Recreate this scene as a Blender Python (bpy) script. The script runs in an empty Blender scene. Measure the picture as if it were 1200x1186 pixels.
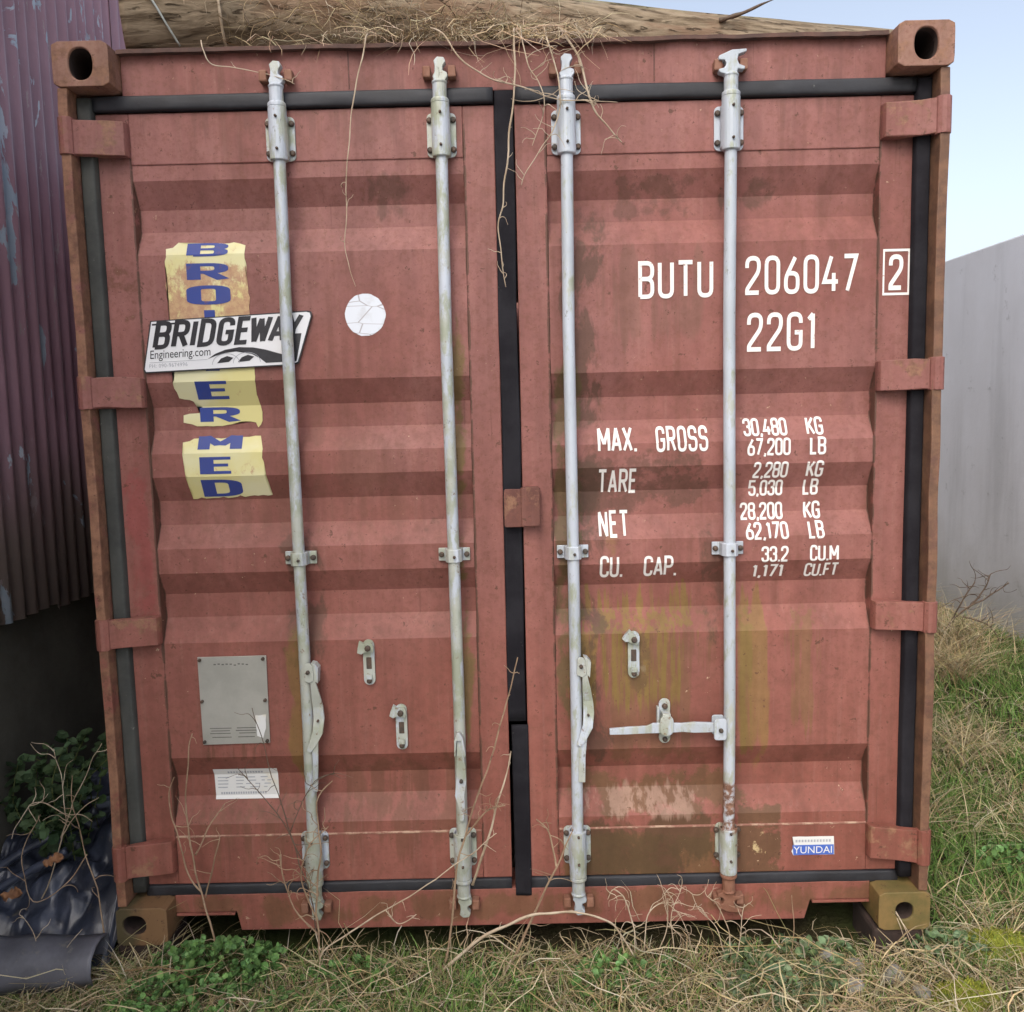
import bpy, bmesh, math, random
import numpy as np
from mathutils import Vector, Matrix, noise as mn

# ------------------------------------------------------------------ camera, sky, sun, exposure
S = bpy.context.scene
COL = S.collection
R = math.radians
cam_d = bpy.data.cameras.new('camera'); cam = bpy.data.objects.new('camera', cam_d); COL.objects.link(cam)
cam_d.sensor_fit = 'HORIZONTAL'; cam_d.sensor_width = 36.0; cam_d.lens = 36.0 * 1039.1 / 1200.0
cam_d.clip_start = 0.05; cam_d.clip_end = 2000
PITCH, YAW, ROLL = -0.10701, -0.0039, -0.02313
_f = Vector((math.sin(YAW) * math.cos(PITCH), math.cos(YAW) * math.cos(PITCH), math.sin(PITCH)))
_r = Vector((math.cos(YAW), -math.sin(YAW), 0)); _u = _r.cross(_f)
_r2 = _r * math.cos(ROLL) + _u * math.sin(ROLL); _u2 = -_r * math.sin(ROLL) + _u * math.cos(ROLL)
cam.matrix_world = Matrix(((_r2.x, _u2.x, -_f.x, 0.007), (_r2.y, _u2.y, -_f.y, -2.507), (_r2.z, _u2.z, -_f.z, 1.573), (0, 0, 0, 1)))
S.camera = cam

SUN_EL, SUN_AZ = 46.0, 200.0            # azimuth clockwise from +Y: behind the camera, a little to its left
W = bpy.data.worlds.new('World'); S.world = W; W.use_nodes = True
wn = W.node_tree; wn.nodes.clear()
sky = wn.nodes.new('ShaderNodeTexSky'); sky.sky_type = 'NISHITA'; sky.sun_disc = False
sky.sun_elevation = R(SUN_EL); sky.sun_rotation = R(SUN_AZ)
sky.air_density = 1.0; sky.dust_density = 4.0; sky.ozone_density = 1.0; sky.altitude = 50
hs = wn.nodes.new('ShaderNodeHueSaturation'); hs.inputs['Saturation'].default_value = 0.62
bg = wn.nodes.new('ShaderNodeBackground'); bg.inputs['Strength'].default_value = 0.15
wo = wn.nodes.new('ShaderNodeOutputWorld')
wn.links.new(sky.outputs[0], hs.inputs['Color']); wn.links.new(hs.outputs[0], bg.inputs[0]); wn.links.new(bg.outputs[0], wo.inputs[0])
sd = bpy.data.lights.new('sun', 'SUN'); sd.energy = 0.5; sd.angle = R(40); sd.color = (1, 0.96, 0.9)
so = bpy.data.objects.new('sun', sd); COL.objects.link(so)
_sv = Vector((math.sin(R(SUN_AZ)) * math.cos(R(SUN_EL)), math.cos(R(SUN_AZ)) * math.cos(R(SUN_EL)), math.sin(R(SUN_EL))))
so.rotation_euler = _sv.to_track_quat('Z', 'Y').to_euler(); so.location = (0, -6, 8)
S.render.engine = 'CYCLES'
S.view_settings.view_transform = 'Standard'; S.view_settings.look = 'None'
S.view_settings.gamma = 1.0; S.view_settings.use_curve_mapping = False
S.view_settings.exposure = 0.84
S.cycles.use_adaptive_sampling = True; S.cycles.adaptive_threshold = 0.03
S.cycles.max_bounces = 4; S.cycles.diffuse_bounces = 3; S.cycles.glossy_bounces = 2; S.cycles.transmission_bounces = 2

rng = random.Random(7)

# ------------------------------------------------------------------ node helpers
class NT:
    def __init__(s, name):
        s.m = bpy.data.materials.new(name); s.m.use_nodes = True
        s.t = s.m.node_tree; s.t.nodes.clear()
        s.out = s.t.nodes.new('ShaderNodeOutputMaterial'); s.b = s.t.nodes.new('ShaderNodeBsdfPrincipled')
        s.t.links.new(s.b.outputs[0], s.out.inputs[0])
        s.P = s.t.nodes.new('ShaderNodeNewGeometry').outputs['Position']
        sp = s.t.nodes.new('ShaderNodeSeparateXYZ'); s.t.links.new(s.P, sp.inputs[0])
        s.X, s.Y, s.Z = sp.outputs
    def put(s, sock, v):
        if isinstance(v, bpy.types.NodeSocket): s.t.links.new(v, sock)
        elif isinstance(v, (tuple, list)) and sock.type == 'RGBA' and len(v) == 3: sock.default_value = (*v, 1)
        else: sock.default_value = v
    def scale(s, vec, k):
        n = s.t.nodes.new('ShaderNodeVectorMath'); n.operation = 'MULTIPLY'; s.put(n.inputs[0], vec); n.inputs[1].default_value = k
        return n.outputs[0]
    def noise(s, sc, d=4, r=0.55, vec=None, k=None, dist=0.0):
        n = s.t.nodes.new('ShaderNodeTexNoise'); v = vec if vec is not None else s.P
        if k: v = s.scale(v, k)
        s.put(n.inputs['Vector'], v); n.inputs['Scale'].default_value = sc; n.inputs['Detail'].default_value = d
        n.inputs['Roughness'].default_value = r; n.inputs['Distortion'].default_value = dist
        return n.outputs[0]
    def math(s, op, a, b=0.0):
        n = s.t.nodes.new('ShaderNodeMath'); n.operation = op; s.put(n.inputs[0], a); s.put(n.inputs[1], b); return n.outputs[0]
    def step(s, v, a, b):
        n = s.t.nodes.new('ShaderNodeMapRange'); n.interpolation_type = 'SMOOTHSTEP'; n.clamp = True
        s.put(n.inputs[0], v); n.inputs[1].default_value = a; n.inputs[2].default_value = b
        return n.outputs[0]
    def mix(s, f, a, b, mode='MIX'):
        n = s.t.nodes.new('ShaderNodeMix'); n.data_type = 'RGBA'; n.blend_type = mode
        s.put(n.inputs[0], f); s.put(n.inputs[6], a); s.put(n.inputs[7], b); return n.outputs[2]
    def box(s, x0, x1, z0, z1, sx=0.04, sz=0.08):
        a = s.math('MULTIPLY', s.step(s.X, x0 - sx, x0 + sx), s.step(s.X, x1 + sx, x1 - sx))
        b = s.math('MULTIPLY', s.step(s.Z, z0 - sz, z0 + sz), s.step(s.Z, z1 + sz, z1 - sz))
        return s.math('MULTIPLY', a, b)
    def bump(s, h, st=0.3, dist=0.01):
        n = s.t.nodes.new('ShaderNodeBump'); n.inputs['Strength'].default_value = st; n.inputs['Distance'].default_value = dist
        s.put(n.inputs['Height'], h); s.t.links.new(n.outputs[0], s.b.inputs['Normal'])
    def fin(s, col, rough=0.6, metal=0.0, spec=None):
        s.put(s.b.inputs['Base Color'], col); s.put(s.b.inputs['Roughness'], rough); s.put(s.b.inputs['Metallic'], metal)
        if spec is not None: s.b.inputs['Specular IOR Level'].default_value = spec
        return s.m

def mat_paint(name, rust=0.0, cA=(0.272, 0.116, 0.102), cB=(0.240, 0.090, 0.074), stains=True):
    t = NT(name)
    n1 = t.noise(1.3, 3, 0.6)
    col = t.mix(t.step(n1, 0.35, 0.65), cA, cB)
    col = t.mix(t.math('MULTIPLY', t.step(t.noise(3.1, 4, 0.65), 0.5, 0.75), 0.5), col, (0.305, 0.148, 0.128))
    col = t.mix(t.math('MULTIPLY', t.step(t.Z, 1.9, 0.4), 0.65), col, (0.248, 0.078, 0.050))  # redder low, pinker high: sun fading plus painted-in sky reflection
    # rain streaks and fine mottling
    st = t.step(t.noise(1.0, 4, 0.6, k=(26, 26, 1.1)), 0.50, 0.78)
    col = t.mix(t.math('MULTIPLY', st, 0.50), col, (0.155, 0.062, 0.042))
    st2 = t.step(t.noise(1.0, 3, 0.6, k=(60, 60, 2.5)), 0.52, 0.75)
    col = t.mix(t.math('MULTIPLY', st2, 0.22), col, (0.33, 0.17, 0.14))
    mot = t.noise(70, 4, 0.7)
    col = t.mix(t.math('MULTIPLY', t.step(mot, 0.46, 0.68), 0.55), col, (0.19, 0.075, 0.05))
    if stains:
        edge = t.noise(8, 5, 0.70, k=(1, 1, 0.5), dist=0.4)
        ver = t.noise(1.0, 3, 0.65, k=(24, 24, 2.0))
        def stain(x0, x1, z0, z1, c, op, lo=0.35, hi=0.6, sx=0.04, sz=0.08, src=None):
            nonlocal col
            if (stains == 'L' and x0 > 0) or (stains == 'R' and x1 < 0) or (stains == 'F' and z0 > 0.13 and z1 < 2.4): return
            q = (lo + hi) / 2 - 0.05; m = t.step(t.math('ADD', src or edge, t.math('MULTIPLY', t.math('SUBTRACT', t.box(x0, x1, z0, z1, sx * 1.6, sz * 1.6), 1.0), 0.5)), q - 0.055, q + 0.055)
            col = t.mix(t.math('MULTIPLY', m, min(0.95, op * 1.25)), col, c)
        ol = (0.200, 0.140, 0.030); dk = (0.075, 0.045, 0.028); br = (0.135, 0.078, 0.034)
        f2 = t.noise(12, 5, 0.72); runs = t.noise(1.0, 4, 0.68, k=(20, 20, 1.3)); runs2 = t.noise(1.3, 4, 0.68, k=(34, 34, 1.7))
        stain(0.13, 0.60, 0.46, 1.02, (0.165, 0.085, 0.042), 0.50, 0.44, 0.54, 0.05, 0.10, runs)
        stain(0.13, 0.58, 0.62, 1.10, ol, 0.55, 0.50, 0.60, 0.05, 0.08, runs2)
        stain(0.24, 0.34, 1.02, 1.32, ol, 0.45, 0.44, 0.60)
        stain(0.655, 0.765, 0.46, 1.06, ol, 0.42, 0.40, 0.52, 0.02, 0.10, runs)
        stain(0.655, 0.72, 0.44, 1.02, (0.17, 0.13, 0.03), 0.40, 0.40, 0.54, 0.02, 0.08, runs2)
        stain(0.80, 0.92, 0.55, 1.02, (0.19, 0.11, 0.045), 0.45, 0.42, 0.56, 0.03, 0.08, runs2)
        stain(0.10, 0.70, 0.30, 0.50, br, 0.60, 0.40, 0.54, 0.04, 0.06, f2)
        stain(0.09, 0.64, 0.12, 0.305, (0.150, 0.082, 0.036), 0.70, 0.42, 0.56, 0.03, 0.03, f2)
        stain(0.16, 0.60, 0.12, 0.36, (0.085, 0.052, 0.024), 0.65, 0.44, 0.54, 0.03, 0.04)
        stain(0.655, 0.80, 0.12, 0.365, (0.125, 0.066, 0.034), 0.72, 0.38, 0.50, 0.012, 0.02, f2)
        stain(0.14, 0.58, 0.30, 0.46, (0.42, 0.27, 0.205), 0.42, 0.52, 0.58, 0.05, 0.04, runs)
        stain(0.69, 0.76, 0.18, 0.30, (0.55, 0.42, 0.22), 0.85, 0.60, 0.64, 0.02, 0.02, t.noise(30, 4, 0.7))
        stain(0.12, 0.30, 0.45, 2.20, dk, 0.55, 0.44, 0.60, 0.04, 0.1)
        stain(0.11, 0.22, 0.45, 1.75, (0.11, 0.085, 0.032), 0.60, 0.42, 0.56, 0.02, 0.1)
        stain(0.27, 0.58, 2.09, 2.25, dk, 0.34, 0.42, 0.58, 0.05, 0.03, f2)
        stain(0.362, 0.402, 0.765, 0.845, (0.62, 0.52, 0.32), 0.70, 0.50, 0.56, 0.012, 0.02, f2)
        for e0, e1 in ((0.109, 0.120), (1.049, 1.060), (-0.120, -0.109), (-1.060, -1.049)): stain(e0, e1, 0.16, 2.40, dk, 0.60, 0.44, 0.56, 0.002, 0.04, f2)
        stain(0.20, 0.60, 1.72, 2.06, (0.17, 0.085, 0.06), 0.40, 0.46, 0.60, 0.05, 0.06, runs)
        stain(0.57, 0.80, 2.10, 2.26, dk, 0.45, 0.42, 0.62, 0.05, 0.04)
        stain(0.14, 0.60, 1.25, 1.46, dk, 0.42, 0.44, 0.60, 0.05, 0.03, f2)
        stain(-0.50, -0.24, 2.10, 2.26, dk, 0.40, 0.42, 0.66, 0.06, 0.04)
        stain(-0.20, -0.11, 0.40, 2.00, (0.16, 0.105, 0.04), 0.75, 0.40, 0.62, 0.03, 0.2)
        stain(-0.30, -0.12, 0.95, 1.45, dk, 0.40, 0.42, 0.65, 0.06, 0.1)
        stain(-0.72, -0.54, 0.75, 1.30, dk, 0.50, 0.42, 0.62, 0.04, 0.12)
        stain(-0.70, -0.61, 0.40, 1.00, ol, 0.45, 0.35, 0.60, 0.02, 0.1)
        stain(0.52, 0.66, 0.80, 1.30, dk, 0.45, 0.42, 0.62, 0.04, 0.12)
        stain(-0.58, -0.10, 0.16, 0.60, (0.16, 0.07, 0.042), 0.50, 0.44, 0.58, 0.06, 0.1, runs)
        stain(-1.05, -0.60, 0.16, 0.50, (0.18, 0.085, 0.05), 0.40, 0.46, 0.62, 0.06, 0.1, runs2)
        stain(-1.05, -0.20, 1.05, 1.70, (0.20, 0.085, 0.06), 0.35, 0.48, 0.62, 0.1, 0.2, runs)
        stain(-1.15, 1.15, 2.28, 2.60, (0.17, 0.075, 0.06), 0.35, 0.50, 0.62, 0.1, 0.1, runs)
        stain(-1.03, -0.70, 0.50, 0.62, (0.13, 0.06, 0.035), 0.5, 0.46, 0.6, 0.04, 0.05, runs2)
        stain(-1.16, -1.05, 0.75, 1.55, (0.30, 0.060, 0.058), 0.40, 0.38, 0.6, 0.02, 0.2)
        stain(-1.30, 1.30, 0.00, 0.13, br, 0.45, 0.42, 0.62, 0.02, 0.03)
        stain(-1.20, -1.03, 1.80, 2.10, (0.13, 0.055, 0.03), 0.55, 0.52, 0.60, 0.03, 0.1, f2)
        stain(0.31, 0.42, 0.70, 0.95, br, 0.65, 0.40, 0.58, 0.03, 0.04, f2)
    tone = t.noise(17, 5, 0.72)
    col = t.mix(1.0, col, t.mix(t.step(tone, 0.30, 0.70), (0.90, 0.89, 0.88), (1.09, 1.10, 1.11)), 'MULTIPLY')
    vt = t.noise(1.0, 3, 0.65, k=(9, 9, 0.7))
    col = t.mix(1.0, col, t.mix(t.step(vt, 0.30, 0.72), (0.84, 0.83, 0.82), (1.12, 1.13, 1.14)), 'MULTIPLY')
    sp = t.step(t.noise(34, 5, 0.72), 0.64 - 0.10 * rust, 0.67 - 0.08 * rust)
    col = t.mix(t.math('MULTIPLY', sp, 0.75), col, (0.085, 0.038, 0.022))
    if stains:
        pale = t.math('MULTIPLY', t.step(t.noise(48, 6, 0.7), 0.665, 0.685), t.step(t.noise(3.3, 3), 0.50, 0.62))
        col = t.mix(pale, col, (0.50, 0.36, 0.24))
    if rust > 0:
        rn = t.step(t.noise(13, 8, 0.74), 0.60 - 0.26 * rust, 0.70 - 0.24 * rust)
        col = t.mix(t.math('MULTIPLY', rn, 0.9), col, t.mix(t.step(t.noise(28, 5, 0.7), 0.35, 0.7), (0.29, 0.150, 0.088), (0.135, 0.066, 0.040)))
    ch = t.step(t.noise(95, 4, 0.7), 0.645, 0.68)
    col = t.mix(t.math('MULTIPLY', ch, 0.7), col, (0.10, 0.042, 0.03))
    run = t.step(t.noise(1.0, 4, 0.7, k=(75, 75, 1.6)), 0.62, 0.72)
    col = t.mix(t.math('MULTIPLY', t.math('MULTIPLY', run, t.step(t.noise(2.2, 3), 0.42, 0.62)), 0.55), col, (0.115, 0.05, 0.035))
    if rust > 0.8: col = t.mix(t.math('MULTIPLY', t.step(t.X, -0.5, 0.5), 0.75), col, t.mix(t.step(t.noise(20, 7, 0.72), 0.40, 0.60), (0.185, 0.100, 0.058), (0.095, 0.055, 0.036)))
    t.bump(t.math('ADD', t.math('MULTIPLY', t.noise(5, 2, 0.5), 1.6), t.math('MULTIPLY', mot, 0.28)), 0.35, 0.006)
    return t.fin(col, t.math('ADD', 0.50, t.math('MULTIPLY', n1, 0.22)), 0.0, 0.35)

def mat_simple(name, cA, cB, sc=8, rough=0.6, metal=0.0, bump=0.25, bd=0.004, lo=0.35, hi=0.65, k=None, c3=None, lo3=0.6, hi3=0.68, sc3=20, spec=None):
    t = NT(name); n = t.noise(sc, 6, 0.65, k=k)
    col = t.mix(t.step(n, lo, hi), cA, cB)
    if c3: col = t.mix(t.step(t.noise(sc3, 6, 0.7), lo3, hi3), col, c3)
    t.bump(t.noise(sc * 5, 5, 0.6, k=k), bump, bd)
    return t.fin(col, rough, metal, spec)

def mat_galv(name, lichen):
    t = NT(name)
    col = t.mix(t.step(t.noise(9, 5, 0.6, k=(1, 1, 0.3)), 0.35, 0.65), (0.52, 0.565, 0.63), (0.42, 0.46, 0.50))
    low = t.math('ADD', t.math('MULTIPLY', t.step(t.Z, 2.0, 0.2), 0.06), lichen)
    li = t.step(t.math('ADD', t.noise(26, 7, 0.7, k=(1, 1, 0.35)), low), 0.52, 0.66)
    col = t.mix(t.math('MULTIPLY', li, 0.75), col, t.mix(t.step(t.noise(12, 4), 0.4, 0.6), (0.42, 0.43, 0.34), (0.29, 0.31, 0.18)))
    ru = t.step(t.math('ADD', t.noise(40, 7, 0.75), t.math('MULTIPLY', low, 0.5)), 0.65, 0.73)
    col = t.mix(t.math('MULTIPLY', ru, 0.8), col, (0.19, 0.105, 0.055))
    rb = t.math('MULTIPLY', t.box(0.60, 0.66, 0.30, 0.455, 0.01, 0.008), t.step(t.noise(30, 6, 0.7), 0.38, 0.52))
    col = t.mix(rb, col, t.mix(t.step(t.noise(60, 5, 0.7), 0.4, 0.6), (0.33, 0.19, 0.13), (0.17, 0.085, 0.055)))
    dk = t.step(t.noise(70, 6, 0.75, k=(1, 1, 0.4)), 0.60, 0.68)
    col = t.mix(t.math('MULTIPLY', dk, 0.6), col, (0.13, 0.12, 0.085))
    t.bump(t.noise(90, 5, 0.7), 0.3, 0.002)
    return t.fin(col, 0.5, 0.1)

def mat_leaf(name):
    t = NT(name)
    a = t.t.nodes.new('ShaderNodeAttribute'); a.attribute_name = 'tint'
    t.b.inputs['Specular IOR Level'].default_value = 0.25
    t.put(t.b.inputs['Base Color'], a.outputs['Color']); t.b.inputs['Roughness'].default_value = 0.7
    tr = t.t.nodes.new('ShaderNodeBsdfTranslucent'); t.put(tr.inputs[0], a.outputs['Color'])
    mx = t.t.nodes.new('ShaderNodeMixShader'); mx.inputs[0].default_value = 0.25
    t.t.links.new(t.b.outputs[0], mx.inputs[1]); t.t.links.new(tr.outputs[0], mx.inputs[2]); t.t.links.new(mx.outputs[0], t.out.inputs[0])
    return t.m

M = {}
M['paint'] = mat_paint('red_oxide_paint', stains='F')
M['paint_l'] = mat_paint('red_oxide_paint_left_leaf', stains='L')
M['paint_r'] = mat_paint('red_oxide_paint_right_leaf', stains='R')
M['paint_post'] = mat_paint('rusty_red_paint', rust=0.85, stains=False)
M['paint_hinge'] = mat_paint('worn_red_paint', rust=0.30, stains=False)
M['paint_dull'] = mat_paint('brown_steel', rust=0.25, cA=(0.115, 0.052, 0.044), cB=(0.085, 0.036, 0.03), stains=False)
M['casting'] = mat_paint('rusted_casting', rust=0.5, cA=(0.30, 0.165, 0.120), cB=(0.22, 0.115, 0.08), stains=False)
t = NT('algae_casting')
c = t.mix(t.step(t.noise(10, 6, 0.7), 0.35, 0.65), (0.21, 0.135, 0.048), (0.125, 0.10, 0.032))
c = t.mix(t.step(t.noise(45, 6, 0.7), 0.62, 0.68), c, (0.09, 0.04, 0.022)); t.bump(t.noise(50, 6, 0.7), 0.4, 0.003)
M['casting_low'] = t.fin(c, 0.6)
t = NT('rusty_algae_casting')
c = t.mix(t.step(t.math('ADD', t.X, t.math('MULTIPLY', t.noise(18, 6, 0.7), 0.10)), -1.135, -1.085), (0.075, 0.058, 0.026), (0.19, 0.105, 0.048))
c = t.mix(t.step(t.noise(30, 6, 0.7), 0.56, 0.66), c, (0.07, 0.035, 0.02)); t.bump(t.noise(50, 6, 0.7), 0.4, 0.003)
M['casting_wet'] = t.fin(c, 0.65)
M['lug'] = mat_simple('rusty_lug', (0.20, 0.085, 0.05), (0.26, 0.13, 0.085), 20, 0.75, 0, 0.4)
M['rubber'] = mat_simple('black_rubber', (0.014, 0.014, 0.017), (0.026, 0.027, 0.033), 6, 0.62, 0, 0.3, 0.004, c3=(0.09, 0.09, 0.085), lo3=0.66, hi3=0.72, sc3=30)
M['rubber_dusty'] = mat_simple('dusty_rubber', (0.030, 0.032, 0.030), (0.060, 0.062, 0.055), 5, 0.75, 0, 0.3, 0.004, c3=(0.16, 0.16, 0.14), lo3=0.67, hi3=0.70, sc3=45)
M['rubber_flat'] = mat_simple('dull_black_rubber', (0.012, 0.011, 0.014), (0.022, 0.021, 0.025), 6, 0.85, 0, 0.3, 0.004, c3=(0.06, 0.06, 0.055), lo3=0.68, hi3=0.72, sc3=30, spec=0.15)
M['galv'] = mat_galv('galvanised_steel', 0.0)
M['galv_old'] = mat_galv('lichened_galvanised_steel', 0.09)
M['bolt'] = mat_simple('bolt_steel', (0.07, 0.06, 0.05), (0.13, 0.085, 0.06), 60, 0.6, 0.4, 0.3)
t = NT('white_marking_paint')
wear = t.step(t.noise(55, 7, 0.75), 0.60, 0.66)
M['white_print'] = t.fin(t.mix(t.math('MULTIPLY', wear, 0.75), (0.82, 0.79, 0.75), (0.36, 0.15, 0.12)), 0.6)
t = NT('cracked_white_disc')
vo = t.t.nodes.new('ShaderNodeTexVoronoi'); vo.feature = 'DISTANCE_TO_EDGE'; t.put(vo.inputs['Vector'], t.scale(t.P, (0.6, 1, 1.8))); vo.inputs['Scale'].default_value = 13
M['disc'] = t.fin(t.mix(t.step(vo.outputs['Distance'], 0.022, 0.006), t.mix(t.step(t.noise(30, 4), 0.5, 0.75), (0.70, 0.74, 0.80), (0.60, 0.62, 0.66)), (0.40, 0.38, 0.40)), 0.5)
M['sign_white'] = mat_simple('white_sign_vinyl', (0.78, 0.79, 0.80), (0.72, 0.73, 0.75), 5, 0.35, 0, 0.05)
M['sign_black'] = mat_simple('black_sign_vinyl', (0.018, 0.018, 0.022), (0.03, 0.03, 0.035), 20, 0.4, 0, 0.05)
t = NT('weathered_yellow_sticker')
wz = t.math('MULTIPLY', t.box(-1.1, -0.6, 1.74, 2.005, 0.02, 0.03), 0.20)
wz2 = t.math('MULTIPLY', t.box(-1.1, -0.6, 1.395, 1.44, 0.02, 0.02), 0.12)
wr = t.step(t.math('ADD', t.math('ADD', t.noise(16, 8, 0.75, k=(1, 1, 0.6)), wz), wz2), 0.60, 0.70)
yc = t.mix(t.step(t.noise(4, 4), 0.4, 0.6), (0.66, 0.60, 0.26), (0.70, 0.67, 0.42))
M['sticker_yellow'] = t.fin(t.mix(t.math('MULTIPLY', wr, 0.85), yc, t.mix(t.step(t.noise(60, 6, 0.7), 0.4, 0.6), (0.50, 0.30, 0.17), (0.40, 0.19, 0.12))), 0.55)
M['sticker_blue'] = mat_simple('blue_sticker_ink', (0.028, 0.055, 0.26), (0.04, 0.06, 0.24), 12, 0.55, 0, 0.05, c3=(0.14, 0.07, 0.12), lo3=0.60, hi3=0.72)
M['plate'] = mat_simple('dull_aluminium_plate', (0.44, 0.43, 0.385), (0.36, 0.355, 0.315), 6, 0.42, 0.3, 0.15, 0.002)
M['plate_dark'] = mat_simple('etched_print', (0.10, 0.10, 0.09), (0.14, 0.14, 0.12), 30, 0.5)
M['label_white'] = mat_simple('yellowed_white_label', (0.72, 0.72, 0.70), (0.66, 0.56, 0.34), 7, 0.55, 0, 0.05, lo=0.5, hi=0.75)
M['label_print'] = mat_simple('faded_print', (0.36, 0.38, 0.42), (0.42, 0.43, 0.45), 30, 0.6)
M['label_blue'] = mat_simple('blue_label_print', (0.06, 0.13, 0.50), (0.09, 0.17, 0.52), 20, 0.5)
t = NT('weathered_log')
g = t.noise(1.0, 6, 0.65, k=(2.0, 42, 42), dist=0.5)
c = t.mix(t.step(g, 0.30, 0.68), (0.095, 0.066, 0.040), (0.32, 0.25, 0.17))
c = t.mix(t.step(t.noise(4, 5, 0.6), 0.52, 0.72), c, (0.24, 0.20, 0.145))
c = t.mix(t.math('MULTIPLY', t.step(t.noise(2.6, 5, 0.65, k=(0.7, 1.6, 1.6)), 0.56, 0.66), 0.7), c, (0.20, 0.12, 0.075))
c = t.mix(t.math('MULTIPLY', t.step(t.math('ADD', t.Z, t.math('MULTIPLY', t.noise(9, 5), 0.06)), 2.845, 2.885), 0.6), c, (0.16, 0.19, 0.10))
cr = t.step(t.noise(1.0, 5, 0.6, k=(1.3, 70, 70), dist=0.5), 0.585, 0.65)
c = t.mix(t.math('MULTIPLY', cr, 0.85), c, (0.05, 0.034, 0.02))
t.bump(t.math('SUBTRACT', g, t.math('MULTIPLY', cr, 0.8)), 0.7, 0.012)
M['log'] = t.fin(c, 0.85, 0, 0.2)
t = NT('peeling_maroon_cladding')
c = t.mix(t.step(t.noise(1.5, 5, 0.6), 0.35, 0.65), (0.345, 0.200, 0.238), (0.265, 0.142, 0.175))
c = t.mix(t.step(t.math('ADD', t.Z, t.math('MULTIPLY', t.noise(3, 5, k=(1, 1, 0.4)), 0.7)), 1.95, 1.45), c, (0.190, 0.142, 0.124))  # brown-grey lower part, its shade put into the colour
pz = t.math('MULTIPLY', t.math('MULTIPLY', t.step(t.Z, 1.55, 1.85), t.step(t.Z, 2.75, 2.3)), 0.05)
pl = t.step(t.math('ADD', t.noise(1.0, 6, 0.62, k=(7, 7, 2.2), dist=0.5), pz), 0.615, 0.628)
c = t.mix(pl, c, t.mix(t.step(t.noise(9, 4), 0.35, 0.65), (0.44, 0.47, 0.53), (0.33, 0.40, 0.47)))
fl = t.step(t.noise(1.0, 6, 0.7, k=(30, 30, 6)), 0.645, 0.66)
c = t.mix(t.math('MULTIPLY', fl, 0.8), c, (0.34, 0.27, 0.27))
t.bump(t.math('ADD', t.noise(30, 5, 0.6), t.math('MULTIPLY', pl, -0.6)), 0.35, 0.004)
M['cladding'] = t.fin(c, 0.40)
M['dark_render'] = mat_simple('dark_concrete', (0.085, 0.078, 0.060), (0.125, 0.115, 0.092), 3, 0.85, 0, 0.4, 0.01)  # even dark concrete tone
t = NT('grey_concrete')
c = t.mix(t.step(t.noise(0.9, 6, 0.6, k=(1, 1, 0.6)), 0.35, 0.68), (0.60, 0.605, 0.63), (0.52, 0.52, 0.535))
c = t.mix(t.math('MULTIPLY', t.step(t.noise(1.0, 5, 0.6, k=(3, 3, 0.35)), 0.52, 0.75), 0.30), c, (0.22, 0.22, 0.215))
c = t.mix(t.math('MULTIPLY', t.step(t.noise(7, 7, 0.75), 0.60, 0.70), 0.5), c, (0.20, 0.20, 0.195))
c = t.mix(t.math('MULTIPLY', t.step(t.math('SUBTRACT', t.Z, t.math('MULTIPLY', t.noise(2.2, 5), 0.9)), 0.25, -0.35), 0.45), c, (0.24, 0.225, 0.18))
t.bump(t.noise(14, 7, 0.7), 0.3, 0.008)
M['concrete'] = t.fin(c, 0.85, 0, 0.3)
t = NT('soil_and_thatch')
c = t.mix(t.step(t.noise(5, 6, 0.7), 0.35, 0.65), (0.050, 0.042, 0.022), (0.085, 0.075, 0.034))
c = t.mix(t.step(t.noise(1.3, 5, 0.6), 0.45, 0.6), c, (0.065, 0.085, 0.026)); t.bump(t.noise(40, 6, 0.7), 0.8, 0.02)
M['soil'] = t.fin(t.mix(0.35, c, (0.02, 0.015, 0.01)), 0.95, 0, 0.1)
M['leaf'] = mat_leaf('plant_tint')
M['stem'] = mat_simple('dead_stem', (0.36, 0.255, 0.165), (0.23, 0.15, 0.09), 14, 0.8, 0, 0.3, c3=(0.15, 0.09, 0.06), lo3=0.6, hi3=0.7)
M['stem_pale'] = mat_simple('bleached_stem', (0.52, 0.43, 0.32), (0.36, 0.27, 0.18), 14, 0.8, 0, 0.3)
M['stem_dark'] = mat_simple('dark_twig', (0.085, 0.06, 0.04), (0.14, 0.095, 0.065), 14, 0.8, 0, 0.3)
t = NT('black_plastic')
c = t.mix(t.step(t.noise(5, 6, 0.65), 0.4, 0.7), (0.016, 0.019, 0.030), (0.045, 0.053, 0.080))
c = t.mix(t.step(t.noise(14, 7, 0.75), 0.60, 0.70), c, (0.085, 0.075, 0.06)); t.bump(t.noise(22, 4, 0.6), 0.25, 0.01)
M['plastic'] = t.fin(c, 0.33, 0, 0.6)
M['plastic_grey'] = mat_simple('dusty_grey_plastic', (0.115, 0.115, 0.135), (0.075, 0.075, 0.088), 9, 0.5, 0, 0.2, c3=(0.16, 0.15, 0.13), lo3=0.55, hi3=0.7)
M['dead_leaf'] = mat_simple('orange_dead_leaf', (0.25, 0.115, 0.05), (0.15, 0.07, 0.035), 25, 0.75, 0, 0.4)
M['stone'] = mat_simple('grey_stone', (0.27, 0.26, 0.235), (0.18, 0.175, 0.15), 18, 0.9, 0, 0.5)
M['cord'] = mat_simple('pale_cord', (0.50, 0.53, 0.50), (0.38, 0.38, 0.33), 30, 0.8)
M['moss'] = mat_simple('yellow_green_moss', (0.27, 0.29, 0.035), (0.16, 0.20, 0.03), 30, 0.95, 0, 0.9, 0.01)
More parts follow.
